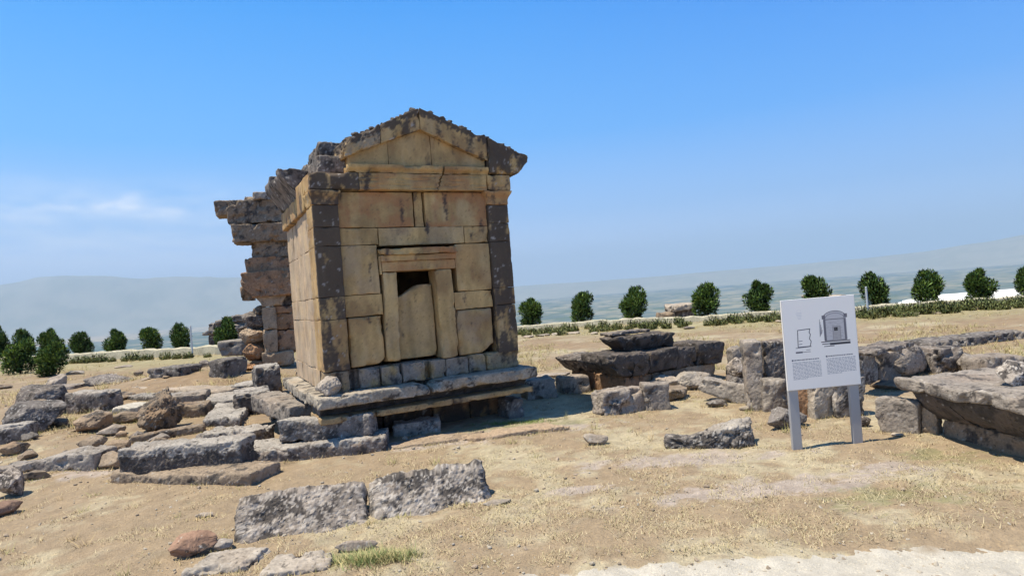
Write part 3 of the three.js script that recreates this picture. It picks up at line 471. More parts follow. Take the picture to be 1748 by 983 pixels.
// architrave with its zigzag crack, the upper band
const erode = (v) => { if (v[2] > 0.02) v[2] -= 0.014 * sstep(0.35, 0.75, N3(v[0] * 1.3, v[1] * 26, 3) + 0.3 * N3(v[0] * 7, v[1] * 40, 1)); };
const crackL = (v) => { const k = sstep(1.6, 1.86, v[0]); v[0] += k * (0.055 * ((v[1] - 3.66) / 0.25 - 0.5) * 2 + 0.02 * N3(1, v[1] * 17, 2)); }, crackR = (v) => { const k = sstep(2.1, 1.87, v[0]); v[0] += k * (0.055 * ((v[1] - 3.66) / 0.25 - 0.5) * 2 + 0.02 * N3(1, v[1] * 17, 2)); };
tb('architrave_stone', -0.075, 0.62, 3.655, 3.905, -0.48, 0.1, { c: { crust: 1.05, rust: 0.3, front: true }, r: 0.02, chip: 0.03 });
tb('architrave_stone', 0.626, 1.862, 3.655, 3.9, -0.48, 0.1, { c: { crust: 0.26, rust: 0.55 }, seg: 0.014, deform: (v) => { crackL(v); erode(v); } }); tb('architrave_stone', 1.878, 2.66, 3.655, 3.9, -0.48, 0.1, { c: { crust: 0.26, rust: 0.5 }, seg: 0.014, deform: (v) => { crackR(v); erode(v); } });
tb('architrave_stone', 2.665, 3.09, 3.66, 3.91, -0.48, 0.1, { c: { crust: 0.7, rust: 0.4 }, r: 0.02, chip: 0.03 });
tb('cornice_band', 0.47, 1.868, 3.908, 4.025, -0.4, 0.135, { c: { crust: 0.2, rust: 0.3 }, chip: 0.03, deform: (v) => { if (v[0] > 1.6) v[0] += 0.05 * sstep(1.6, 1.868, v[0]); if (v[2] > 0) v[2] -= 0.05 * sstep(3.98, 3.92, v[1]); } });
tb('cornice_band', 1.9, 2.7, 3.905, 4.025, -0.4, 0.13, { c: { crust: 0.15, rust: 0.35 }, chip: 0.03, deform: (v) => { v[0] += 0.05 * sstep(2.1, 1.9, v[0]); if (v[2] > 0) v[2] -= 0.05 * sstep(3.98, 3.92, v[1]); } });
// tympanum stones and raking cornices: stones whose top and bottom follow sloping lines
const slope = (y0, y1, lo, hi) => (v) => { const t = (v[1] - y0) / (y1 - y0); v[1] = lerp(lo(v[0]), hi(v[0]), t); };
const ln = (xa, ya, xb, yb) => (x) => ya + ((yb - ya) * (x - xa)) / (xb - xa);
const Lb = ln(0.48, 4.14, 1.6, 4.575), Rb = ln(1.6, 4.575, 2.64, 4.14), Lt = ln(0.5, 4.40, 1.61, 4.905), Rt = ln(1.61, 4.905, 3.4, 4.235), under = (x) => Math.min(Lb(x), Rb(x)) + 0.03;
const rise = (x0, x1, z0, z1, lo, hi, name, o) => tb(name, x0, x1, 0, 0.3, z0, z1, { ...o, deform: (v) => { slope(0, 0.3, lo, hi)(v); o.bend?.(v); } });
for (const [a, b] of [[0.5, 1.1], [1.103, 1.776], [1.782, 2.68]]) rise(a, b, -0.3, 0.03, () => 4.027, under, 'tympanum_stone', { c: { rust: 0.12, tone: 0.98 }, seg: 0.022 });
const overhang = (v) => { if (v[2] > -0.1) v[2] += 0.05; };
rise(0.43, 0.98, -0.55, 0.12, (x) => Lb(x), (x) => Lt(x) + 0.02 * N3(x * 5, 3, 1), 'raking_cornice', { c: { crust: 0.6, grey: 0.5, tone: 0.95, top: Lt }, r: 0.03, chip: 0.04, rough: 0.04, seg: 0.016 });
rise(0.985, 1.6, -0.55, 0.115, Lb, Lt, 'raking_cornice', { c: { crust: 0.5, rust: 0.3, top: Lt }, r: 0.012, chip: 0.025, rough: 0.01 });
rise(1.606, 2.70, -0.55, 0.12, Rb, Rt, 'raking_cornice', { c: { crust: 0.3, rust: 0.2, tone: 1.02, top: Rt }, r: 0.012, chip: 0.025, rough: 0.01 });
rise(2.705, 3.41, -0.55, 0.15, (x) => lerp(3.925, 4.12, sstep(3.2, 3.42, x)), Rt, 'raking_cornice', { c: { crust: 1.0 }, r: 0.02, chip: 0.035, rough: 0.03 });
// crust of old roof mortar and rubble along the top of the gable
{ const R = rng(17); for (let i = 0; i < 120; i++) { const right = i % 3 > 0, x = right ? 1.75 + 1.55 * R() : 0.55 + 1.0 * R(), s = 0.014 + 0.026 * R(), m = part('rubble', rockGeo(s * 1.6, s, s * 1.4, { seg: 0.02, seed: 300 + (i % 12), rough: 0.006, planes: 9, color: C.black }), M.stone, tomb); m.position.set(x, (right ? Rt : Lt)(x) - s * 0.7, 0.1 - 0.4 * R()); m.rotation.y = R() * 6; } }
// roof behind the gable: slabs on the right slope, broken courses on the left, the dark eaves cornice over the left wall
for (const [za, zb] of [[-1.3, -0.555], [-2.1, -1.305], [-2.95, -2.105]]) { rise(1.62, 3.38, za, zb, (x) => Rt(x) - 0.3, (x) => Rt(x) - 0.03, 'roof_slab', { color: C.dark, seg: 0.07, r: 0.03, chip: 0.05 }); if (za > -1.5) rise(0.62, 1.612, za, zb, (x) => Lt(x) - 0.34, (x) => Lt(x) - 0.07, 'roof_slab', { color: C.dark, seg: 0.05, r: 0.03, chip: 0.05 }); }
tb('architrave_stone', -0.08, 0.4, 3.445, 3.9, -1.2, -0.485, { c: { crust: 0.4, rust: 0.4 }, seg: 0.03, r: 0.02, chip: 0.03 }); tb('architrave_stone', -0.08, 0.4, 3.445, 3.75, -3.0, -1.205, { c: { crust: 0.3, rust: 0.5 }, seg: 0.035, r: 0.02, chip: 0.03 });
const eave = (v) => { const t = sstep(4.2, 3.72, v[1]); if (v[0] < 0.2) v[0] += 0.26 * t; };
tb('eaves_cornice', -0.3, 0.5, 3.755, 4.2, -2.2, -1.1, { color: C.dark, seg: 0.028, r: 0.04, chip: 0.05, rough: 0.015, warp: 0.03, deform: eave }, tomb, M.stone); tb('eaves_cornice', -0.32, 0.5, 3.755, 4.3, -3.05, -2.205, { color: C.dark, seg: 0.028, r: 0.05, chip: 0.05, rough: 0.015, warp: 0.03, deform: eave }, tomb, M.stone);
tb('roof_block', 0.1, 0.52, 3.91, 4.2, -0.95, -0.15, { color: C.dark, seg: 0.024, r: 0.04, chip: 0.06, rough: 0.02 }, tomb, M.stone); tb('roof_block', 0.22, 0.62, 4.2, 4.52, -1.5, -0.6, { color: C.dark, seg: 0.024, r: 0.06, chip: 0.1, rough: 0.03 }, tomb, M.stone); tb('roof_block', 0.2, 0.75, 4.0, 4.45, -2.3, -1.55, { color: C.dark, seg: 0.03, r: 0.06, chip: 0.1, rough: 0.03 }, tomb, M.stone); tb('roof_block', 0.45, 1.55, 4.0, 4.5, -2.9, -1.4, { color: C.dark, seg: 0.05, r: 0.06, chip: 0.1, rough: 0.03 }, tomb, M.stone);
// a broken end of the base at the left corner
{ const m = part('broken_corner_stone', rockGeo(0.17, 0.14, 0.16, { seg: 0.018, seed: 41, rough: 0.03, color: C.pale }), M.stone, tomb); m.position.set(-0.02, 0.78, 0.16); m.rotation.y = 0.5; }

// ------------------------------------------------------------------ loose blocks and rocks
let st = 500;
const FEET = [];                                          // where stones meet the ground: straw gathers there
function stone(name, label, { a, b, h, d, y, color = C.grey, rock, turn = 0, tx = 0, tz = 0, sink = 0.06, group, mat, dy = 0, cap, ...o }) {
  const A = y === undefined ? spot(...a) : spotY(...a, y), B = y === undefined ? spot(...b) : spotY(...b, y), w = Math.hypot(B.x - A.x, B.z - A.z), dist = -(A.z + B.z) / 2, H = (h * dist) / PXF, seg = o.seg ?? segFor(dist), seed = st++;
  { const r = rng(st * 31 + 5), t = 0.84 + 0.3 * r(), w = 0.07 * (r() - 0.5), in_ = color; color = (c, X, Y, Z, v) => { in_(c, X, Y, Z, v); c[0] *= t * (1 + w); c[1] *= t; c[2] *= t * (1 - w); }; }
  if (cap) { const base = color, top = C.cap; color = (c, X, Y, Z, v) => (v[1] > H - cap + 0.05 * N3(X * 6, Y * 6, Z * 6) + 0.05 * N3(X * 17, Y * 17, Z * 17) ? top : base)(c, X, Y, Z, v); }  // pale tops over dark fronts: weathering that also paints in sun and shade
  if (y === undefined && dist < 16) FEET.push([A.x, A.z, B.x, B.z]);
  const geo = rock ? rockGeo(w / 2, H / 2, d / 2, { seg, seed, color, rough: 0.03 * Math.min(1, H * 2.2), ...o }).translate(0, 0, -d / 2) : blockGeo(-w / 2, w / 2, -sink, H, -d, 0, { seg, seed, color, r: 0.02, rough: 0.024, chip: 0.045, warp: 0.025, ...o });
  const m = solo(name, geo, mat ?? M.stone, label, rock ? 'rock' : 'stone block', group);
  m.rotation.order = 'YXZ'; m.position.set((A.x + B.x) / 2, Math.min(A.y, B.y) + dy - (rock ? H * 0.08 : 0), (A.z + B.z) / 2); m.rotation.set(tx, Math.atan2(A.z - B.z, B.x - A.x) + turn, tz);
  return m;
}
// foreground
const splitL = (v) => { const k = sstep(0.3, 0.5, v[0]); v[0] += k * 0.03 * N3(v[1] * 9, v[2] * 5, 1); };
stone('stone_block', 'large lichen speckled block in the foreground, left half of the cracked pair', { a: [397, 934], b: [630, 893], h: 98, d: 0.34, color: C.lichen, tx: -0.72, dy: -0.02, sink: 0.12, r: 0.085, chip: 0.035, rough: 0.035, seg: 0.012, mat: M.rock, warp: 0.03 });
stone('stone_block', 'large lichen speckled block in the foreground, right half of the cracked pair', { a: [631, 893], b: [847, 855], h: 92, d: 0.34, color: C.lichen, tx: -0.7, dy: -0.02, sink: 0.12, r: 0.1, chip: 0.04, rough: 0.04, seg: 0.012, mat: M.rock, warp: 0.03 });
stone('rock', 'small reddish brown rock in front of the lichen speckled blocks, bottom left', { a: [284, 962], b: [372, 944], h: 40, d: 0.24, color: C.rustbrown, rock: true, planes: 9 });
stone('rock', 'little grey rock leaning on the reddish rock at the bottom', { a: [362, 946], b: [398, 938], h: 20, d: 0.12, color: C.grey, rock: true, planes: 9 });
stone('paving_slab', 'flat pale slab at the bottom edge, left of the two', { a: [306, 990], b: [425, 975], h: 12, d: 0.36, color: C.pale, r: 0.03, chip: 0.05, sink: 0.05, deform: (v) => { v[0] += 0.3 * (-v[2]); } });
stone('paving_slab', 'flat pale slab at the bottom edge, right of the two', { a: [440, 988], b: [560, 972], h: 10, d: 0.3, color: C.pale, r: 0.03, chip: 0.06, sink: 0.05, deform: (v) => { v[0] += 0.2 * (-v[2]); } });
stone('rock', 'small flat grey rock behind the green tuft at the bottom', { a: [570, 950], b: [645, 937], h: 20, d: 0.14, color: C.grey, rock: true });
stone('rock', 'thin pale chip at the right foot of the speckled blocks', { a: [826, 867], b: [876, 860], h: 8, d: 0.12, color: C.pale, rock: true });
stone('rock', 'thin pale chip lying alone on the earth left of the speckled blocks', { a: [330, 888], b: [362, 882], h: 9, d: 0.1, color: C.pale, rock: true });
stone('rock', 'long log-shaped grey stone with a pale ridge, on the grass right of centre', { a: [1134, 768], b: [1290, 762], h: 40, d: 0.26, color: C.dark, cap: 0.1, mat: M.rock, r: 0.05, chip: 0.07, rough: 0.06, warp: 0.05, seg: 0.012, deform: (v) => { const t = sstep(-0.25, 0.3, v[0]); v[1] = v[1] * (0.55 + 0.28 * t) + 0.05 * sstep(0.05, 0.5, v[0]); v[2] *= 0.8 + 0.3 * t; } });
stone('rock', 'small white stone lying alone on the grass right of the tomb', { a: [998, 762], b: [1042, 760], h: 22, d: 0.16, color: C.pale, rock: true });
// the stacked kerbs and steps in front of the tomb
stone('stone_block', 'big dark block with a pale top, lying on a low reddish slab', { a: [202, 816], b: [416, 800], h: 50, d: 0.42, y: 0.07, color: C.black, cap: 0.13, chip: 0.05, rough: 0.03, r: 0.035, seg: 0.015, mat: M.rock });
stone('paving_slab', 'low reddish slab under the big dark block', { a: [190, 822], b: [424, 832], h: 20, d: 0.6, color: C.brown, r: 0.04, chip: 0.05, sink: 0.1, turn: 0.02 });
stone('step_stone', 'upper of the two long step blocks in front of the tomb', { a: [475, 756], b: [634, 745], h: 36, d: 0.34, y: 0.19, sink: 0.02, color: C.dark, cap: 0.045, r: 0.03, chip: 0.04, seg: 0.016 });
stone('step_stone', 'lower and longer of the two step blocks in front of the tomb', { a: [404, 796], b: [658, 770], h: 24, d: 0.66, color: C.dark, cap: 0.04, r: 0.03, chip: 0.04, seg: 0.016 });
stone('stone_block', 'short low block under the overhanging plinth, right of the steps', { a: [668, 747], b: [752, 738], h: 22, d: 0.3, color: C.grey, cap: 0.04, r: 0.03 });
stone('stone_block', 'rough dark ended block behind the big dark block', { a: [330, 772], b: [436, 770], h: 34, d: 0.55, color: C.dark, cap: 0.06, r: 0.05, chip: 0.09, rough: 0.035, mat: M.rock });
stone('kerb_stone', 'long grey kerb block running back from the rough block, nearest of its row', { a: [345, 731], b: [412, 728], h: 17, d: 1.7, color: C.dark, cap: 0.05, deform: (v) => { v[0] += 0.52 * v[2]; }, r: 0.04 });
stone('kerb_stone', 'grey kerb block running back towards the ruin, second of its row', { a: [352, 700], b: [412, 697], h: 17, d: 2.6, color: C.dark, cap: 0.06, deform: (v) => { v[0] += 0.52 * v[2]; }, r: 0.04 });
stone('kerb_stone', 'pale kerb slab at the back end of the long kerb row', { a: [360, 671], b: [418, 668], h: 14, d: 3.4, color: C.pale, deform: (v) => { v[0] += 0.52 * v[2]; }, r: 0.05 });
stone('kerb_stone', 'long thin slab slanting across the grass below the rough twin rocks', { a: [222, 757], b: [346, 738], h: 13, d: 0.25, color: C.brown, r: 0.03, chip: 0.03 });
stone('rock', 'craggy brown boulder beside the long kerb, front one of the rough twins', { a: [220, 746], b: [300, 738], h: 70, d: 0.8, color: C.brown, rock: true, rough: 0.07, planes: 18, mat: M.rock, roughF: 5 });
stone('rock', 'craggy brown boulder beside the long kerb, rear one of the rough twins', { a: [262, 724], b: [304, 718], h: 62, d: 0.9, color: C.brown, rock: true, rough: 0.07, planes: 18, mat: M.rock, roughF: 5 });
stone('stone_block', 'pale square block above the rough twin rocks', { a: [288, 700], b: [352, 694], h: 24, d: 0.9, color: C.grey, r: 0.05, chip: 0.08 });
stone('stone_block', 'lower brown block under the pale square block beside the kerb', { a: [300, 716], b: [352, 711], h: 22, d: 0.6, color: C.brown, r: 0.04 });
// the heap on the left
stone('rock', 'big dark tilted boulder on the left heap, upper one', { a: [32, 722], b: [126, 704], h: 68, d: 0.8, color: C.dark, rock: true, planes: 11, tz: 0.2, mat: M.rock });
stone('rock', 'big dark tilted boulder on the left heap, lower one', { a: [46, 746], b: [138, 724], h: 66, d: 0.7, color: C.dark, rock: true, planes: 10, tz: 0.25, mat: M.rock });
stone('stone_block', 'thin flat slab lying behind the dark tilted boulders on the left', { a: [34, 676], b: [126, 664], h: 10, d: 0.9, color: C.grey, r: 0.03 });
stone('rock', 'long grey boulder in the shade left of the tilted boulders', { a: [-10, 738], b: [66, 730], h: 50, d: 0.8, color: C.brown, rock: true });
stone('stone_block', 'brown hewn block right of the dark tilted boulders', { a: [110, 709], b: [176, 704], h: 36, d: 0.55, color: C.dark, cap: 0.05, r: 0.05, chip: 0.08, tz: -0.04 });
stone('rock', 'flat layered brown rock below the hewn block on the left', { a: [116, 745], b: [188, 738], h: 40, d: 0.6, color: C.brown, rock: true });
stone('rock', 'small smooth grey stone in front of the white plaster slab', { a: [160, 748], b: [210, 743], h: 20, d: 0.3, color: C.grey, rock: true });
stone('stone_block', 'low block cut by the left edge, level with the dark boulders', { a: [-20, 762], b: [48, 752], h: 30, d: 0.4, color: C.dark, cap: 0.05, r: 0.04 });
stone('rock', 'rounded brown stone at the left edge, below the low cut block', { a: [-14, 782], b: [34, 778], h: 24, d: 0.35, color: C.brown, rock: true });
stone('kerb_stone', 'long low slab with a dark broken end, pointing in from the left edge', { a: [-20, 812], b: [160, 803], h: 32, d: 0.45, color: C.grey, r: 0.04, chip: 0.08, deform: (v) => { v[1] *= 0.35 + 0.65 * sstep(-0.7, 0.6, v[0]); } });
stone('rock', 'pinkish stone wedged between the long slab and the big dark block', { a: [158, 804], b: [204, 802], h: 30, d: 0.3, color: C.tan, rock: true });
stone('rock', 'small dark red stone in front of the long slab on the left', { a: [24, 824], b: [78, 818], h: 16, d: 0.2, color: C.brown, rock: true });
stone('rock', 'black and white speckled rock cut by the left edge of the photo', { a: [-26, 858], b: [24, 852], h: 54, d: 0.35, color: C.lichen, rock: true, mat: M.rock });
stone('rock', 'flat reddish stone cut by the left edge, below the speckled rock', { a: [-16, 890], b: [44, 872], h: 26, d: 0.2, color: C.rustbrown, rock: true });
stone('rock', 'brown stone between the layered rock and the long slab', { a: [118, 772], b: [170, 768], h: 24, d: 0.3, color: C.brown, rock: true });
stone('rock', 'pale rounded stone left of the thin slanting slab', { a: [176, 776], b: [222, 770], h: 22, d: 0.3, color: C.tan, rock: true });
stone('stone_slab', 'white plastered slab lying flat in the sun on the left', { a: [188, 707], b: [236, 703], h: 9, d: 0.7, color: weathered({ base: [0.66, 0.62, 0.54], dark: 0, pale: 0.3, rust: 0.05 }), r: 0.02, chip: 0.03 });
stone('rock', 'sloping brown stone just below the white plastered slab', { a: [186, 728], b: [244, 720], h: 22, d: 0.5, color: C.brown, rock: true });
stone('rock', 'white pointed stone tilted up behind the heap on the left', { a: [94, 664], b: [128, 658], h: 26, d: 0.4, color: C.pale, rock: true, tz: 0.5, planes: 8 });
stone('rock', 'low dark rock beside the white pointed stone', { a: [126, 662], b: [194, 656], h: 24, d: 0.8, color: C.dark, rock: true });
stone('stone_block', 'dark block lying alone on the grass behind, left of the kerb row', { a: [250, 648], b: [304, 642], h: 18, d: 0.8, color: C.dark, r: 0.08, chip: 0.1 });
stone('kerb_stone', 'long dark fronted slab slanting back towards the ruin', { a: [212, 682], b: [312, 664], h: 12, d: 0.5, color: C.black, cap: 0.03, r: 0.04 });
stone('rock', 'small dark stone left of the slanting slab', { a: [178, 688], b: [214, 684], h: 16, d: 0.5, color: C.brown, rock: true });
stone('rock', 'small upright dark stone on the mound left of the ruin', { a: [332, 634], b: [351, 632], h: 20, d: 0.4, color: C.dark, rock: true });
stone('stone_block', 'brown block beside the end of the slanting slab', { a: [310, 670], b: [332, 667], h: 12, d: 0.5, color: C.brown, r: 0.05 });
stone('rock', 'low flat stone in the grass behind the white plastered slab', { a: [232, 652], b: [252, 650], h: 6, d: 0.6, color: C.pale, rock: true });
stone('rock', 'pale flat stones patch lying on the earth near the left bushes', { a: [128, 640], b: [152, 637], h: 7, d: 0.9, color: C.pale, rock: true });
stone('rock', 'narrow pale stone on the slope behind the white pointed stone', { a: [183, 630], b: [208, 628], h: 4, d: 0.9, color: C.pale, rock: true });
stone('rock', 'small brown stone lying alone near the left edge on the grass', { a: [12, 664], b: [30, 660], h: 8, d: 0.5, color: C.brown, rock: true });
{ const R = rng(4242); for (let i = 0; i < 34; i++) { const y = 640 + 150 * Math.pow(R(), 0.8), x = -10 + (y < 680 ? 330 : 300) * R(), w = (10 + 24 * R()) * (0.6 + (y - 640) / 190); stone('rock', 'small loose stone strewn between the larger blocks on the left', { a: [x, y], b: [x + w, y - w * 0.08], h: w * (0.3 + 0.35 * R()), d: 0.12 + 0.3 * R(), color: [C.brown, C.grey, C.dark, C.tan][i % 4], rock: true, planes: 9 + (i % 5), group: 'loose stones strewn on the left' }); } }
// left of the tomb: slabs, a hollow block, the corner blocks
stone('stone_block', 'hollow dark fronted block on the kerb row near the ruin', { a: [393, 672], b: [438, 668], h: 16, d: 1.0, color: C.black, cap: 0.05, r: 0.04 });  // solid block; its black front paints in the shade of a hollow
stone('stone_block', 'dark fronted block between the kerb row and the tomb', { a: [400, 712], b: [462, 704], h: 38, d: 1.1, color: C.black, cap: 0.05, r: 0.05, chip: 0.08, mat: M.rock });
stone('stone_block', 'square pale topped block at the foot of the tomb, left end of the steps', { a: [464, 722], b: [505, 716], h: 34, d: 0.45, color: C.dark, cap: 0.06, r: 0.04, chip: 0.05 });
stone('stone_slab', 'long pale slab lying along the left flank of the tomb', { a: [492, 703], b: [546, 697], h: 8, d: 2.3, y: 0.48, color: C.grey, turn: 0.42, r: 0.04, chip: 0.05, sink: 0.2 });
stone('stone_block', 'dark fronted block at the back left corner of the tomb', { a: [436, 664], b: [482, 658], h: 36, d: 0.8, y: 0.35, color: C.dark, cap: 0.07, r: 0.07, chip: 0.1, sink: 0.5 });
stone('rock', 'small pale stone fallen against the left wall of the tomb', { a: [506, 642], b: [522, 640], h: 14, d: 0.2, y: 0.62, color: C.tan, rock: true });
stone('rock', 'small broken stone in the gap left of the plinth end', { a: [508, 724], b: [552, 718], h: 14, d: 0.2, color: C.tan, rock: true });
stone('stone_slab', 'flat pale slab sunk in the grass in front of the right half of the plinth', { a: [812, 754], b: [974, 733], h: 9, d: 0.36, color: C.tan, r: 0.03, chip: 0.05, sink: 0.08, deform: (v) => { v[0] += 0.6 * v[2]; } });
stone('stone_slab', 'flat worn slab flush with the ground in front of the plinth, left of the other', { a: [668, 768], b: [806, 752], h: 5, d: 0.42, color: C.tan, r: 0.03, chip: 0.06, sink: 0.08, deform: (v) => { v[0] -= 0.5 * v[2]; } });
stone('rock', 'tiny white stone on the ground in front of the short low block', { a: [686, 753], b: [696, 752], h: 8, d: 0.07, color: C.pale, rock: true });
stone('stone_block', 'mossy block beyond the right end of the plinth, nearer to the tomb', { a: [900, 684], b: [952, 678], h: 34, d: 0.5, color: C.grey, r: 0.05, chip: 0.07 });
stone('stone_block', 'mossy block beyond the right end of the plinth, farther from the tomb', { a: [961, 673], b: [1010, 669], h: 30, d: 0.5, color: C.grey, r: 0.05, chip: 0.07 });
stone('rock', 'thin flat stone behind the mossy blocks', { a: [905, 652], b: [985, 640], h: 7, d: 0.5, color: C.pale, rock: true });
// in front of the ruined base on the right
stone('stone_block', 'rough pitted block in front of the ruined base, left one', { a: [1031, 711], b: [1106, 700], h: 40, d: 0.4, color: C.grey, r: 0.07, chip: 0.1, rough: 0.04, mat: M.rock });
stone('stone_block', 'square upright block in front of the ruined base, right of the rough pitted one', { a: [1104, 703], b: [1148, 699], h: 48, d: 0.35, color: C.grey, r: 0.04 });
stone('rock', 'low flat stone with a dark front between the square block and the leaning stone', { a: [1146, 690], b: [1192, 676], h: 24, d: 0.5, color: C.brown, rock: true });
stone('rock', 'pale stone lying on the rubble before the ruined base, left', { a: [1110, 672], b: [1168, 668], h: 30, d: 0.4, color: C.pale, rock: true });
stone('rock', 'pale stone lying on the rubble before the ruined base, right', { a: [1166, 672], b: [1230, 662], h: 34, d: 0.5, color: C.pale, rock: true });
stone('stone_slab', 'flat leaning slab propped against the tall upright stones', { a: [1190, 686], b: [1284, 690], h: 30, d: 0.26, color: C.grey, tz: -0.3, dy: 0.1, r: 0.05, chip: 0.06, deform: (v) => { v[1] *= 1 - 0.35 * sstep(0.25, -0.45, v[0]); } });
stone('rock', 'dark stone in the shade under the leaning slab', { a: [1206, 697], b: [1244, 695], h: 14, d: 0.2, color: C.dark, rock: true });
stone('rock', 'small white stone at the foot of the tall upright stones', { a: [1262, 702], b: [1288, 702], h: 9, d: 0.1, color: C.pale, rock: true });
stone('upright_stone', 'tallest upright slab left of the information sign, with a dark right side', { a: [1277, 702], b: [1306, 700], h: 118, d: 0.45, color: C.grey, turn: 0.1, r: 0.03, chip: 0.05 });
stone('upright_stone', 'broad black stained upright slab just left of the information sign', { a: [1310, 690], b: [1362, 686], h: 108, d: 0.3, color: C.dark, r: 0.03, chip: 0.05 });
stone('upright_stone', 'short round topped upright stone in front of the black stained slab', { a: [1306, 704], b: [1347, 702], h: 58, d: 0.22, color: C.grey, r: 0.07, chip: 0.05 });
stone('rock', 'white rounded boulder beside the tall upright slab', { a: [1246, 650], b: [1280, 648], h: 40, d: 0.4, color: C.lichen, rock: true });
stone('stone_block', 'narrow dark topped block behind the white rounded boulder', { a: [1252, 640], b: [1276, 638], h: 46, d: 0.4, color: C.grey, r: 0.05 });
stone('rock', 'dark stone in the shade below the white rounded boulder', { a: [1252, 672], b: [1282, 668], h: 30, d: 0.4, color: C.dark, rock: true });
// behind the sign and on the right
stone('upright_stone', 'orange upright slab seen between the posts of the sign', { a: [1358, 714], b: [1392, 711], h: 74, d: 0.3, color: C.orange, r: 0.03 });
stone('upright_stone', 'pale upright slab seen between the posts of the sign', { a: [1392, 716], b: [1432, 712], h: 78, d: 0.3, color: C.pale, r: 0.03 });
stone('upright_stone', 'grey lichen covered upright slab behind the right post of the sign', { a: [1432, 714], b: [1480, 710], h: 96, d: 0.3, color: C.lichen, r: 0.03 });
stone('rock', 'small dark angular rock beside the left post of the sign', { a: [1330, 738], b: [1386, 726], h: 40, d: 0.3, color: C.dark, rock: true, planes: 9 });
stone('rock', 'small white stone beside the right post of the sign', { a: [1468, 732], b: [1492, 728], h: 20, d: 0.16, color: C.lichen, rock: true });
stone('stone_slab', 'smooth grey upright slab right of the sign, with a dark crack beside it', { a: [1499, 737], b: [1569, 742], h: 58, d: 0.16, color: C.grey, r: 0.03, chip: 0.04, turn: 0.04, deform: (v) => { v[0] += 0.05 * v[1]; } });
stone('stone_slab', 'narrow brown slab standing behind the crack beside the smooth grey slab', { a: [1576, 738], b: [1604, 742], h: 52, d: 0.2, color: C.tan, r: 0.02 });
stone('rock', 'small white chip on the ground below the smooth grey slab', { a: [1524, 746], b: [1546, 744], h: 6, d: 0.1, color: C.pale, rock: true });
stone('rock', 'pale yellow stone on the ground below the great overhanging slab', { a: [1686, 766], b: [1712, 764], h: 10, d: 0.12, color: C.pale, rock: true });
stone('upright_stone', 'lichen covered wall block just right of the sign board', { a: [1464, 660], b: [1502, 654], h: 62, d: 0.4, color: C.lichen, r: 0.04 });
stone('upright_stone', 'lichen covered wall block second right of the sign board', { a: [1502, 654], b: [1548, 646], h: 56, d: 0.4, color: C.grey, r: 0.05 });
stone('stone_slab', 'thin dark slab leaning across the tops of the wall blocks', { a: [1500, 610], b: [1562, 590], h: 9, d: 0.5, y: 0.62, color: C.dark, r: 0.03, sink: 0 });
stone('rock', 'large rounded purple grey boulder on the wall row right of the sign', { a: [1536, 650], b: [1616, 638], h: 66, d: 0.7, color: C.grey, rock: true, planes: 20, soft: 8, rough: 0.02 });
stone('stone_block', 'dark rough wall block right of the rounded boulder', { a: [1602, 640], b: [1652, 634], h: 44, d: 0.5, color: C.dark, r: 0.08, chip: 0.1, mat: M.rock });
stone('rock', 'sharp edged stone with a black shaded front, right of the rough wall block', { a: [1650, 640], b: [1696, 636], h: 38, d: 0.6, color: C.grey, rock: true, planes: 8, tz: 0.15 });
stone('stone_block', 'smooth low block lying behind the great overhanging slab', { a: [1688, 644], b: [1756, 636], h: 32, d: 0.5, color: C.grey, r: 0.06 });
stone('rock', 'pale boulder sitting on the great overhanging slab, cut by the right edge', { a: [1702, 668], b: [1775, 670], h: 52, d: 0.5, y: 0.62, color: C.lichen, rock: true, planes: 16, mat: M.rock });
stone('kerb_stone', 'long low dark kerb far back on the right', { a: [1596, 598], b: [1760, 578], h: 14, d: 0.8, color: C.dark, r: 0.06, chip: 0.1 });
stone('rock', 'broad flat rubble stone at the foot of the wall blocks right of the sign', { a: [1500, 668], b: [1580, 664], h: 12, d: 0.6, color: C.brown, rock: true });
{ // the great overhanging slab at the right edge: top plate, inward curving flank, foot
  const A = spot(1614, 742), t = thing('cornice_slab', 'great overhanging slab with a dark inward curving flank at the right edge', 'stone slab', [A.x, A.y, A.z], -1.46);
  const seg = 0.018;
  part('top_slab', blockGeo(-0.34, 2.3, 0.5, 0.64, -1.15, 0.3, { seg, seed: 71, color: C.grey, r: 0.03, chip: 0.05, rough: 0.015, warp: 0.03 }), M.rock, t);
  part('flank', blockGeo(-0.25, 2.25, 0.18, 0.497, -1.05, 0.22, { seg, seed: 72, color: C.black, r: 0.02, chip: 0.04, rough: 0.012, warp: 0.02, deform: (v) => { const k = 0.2 * Math.pow(clamp(1 - (v[1] - 0.18) / 0.317, 0, 1), 1.6); if (v[2] > -0.4) v[2] -= k; if (v[0] < 0.3) v[0] += k; } }), M.rock, t);  // black colour paints in the shade below the overhanging top
  part('foot', blockGeo(-0.02, 2.2, -0.12, 0.178, -1.0, 0.0, { seg, seed: 73, color: C.brown, r: 0.02, chip: 0.03, rough: 0.012, warp: 0.02 }), M.stone, t);
}
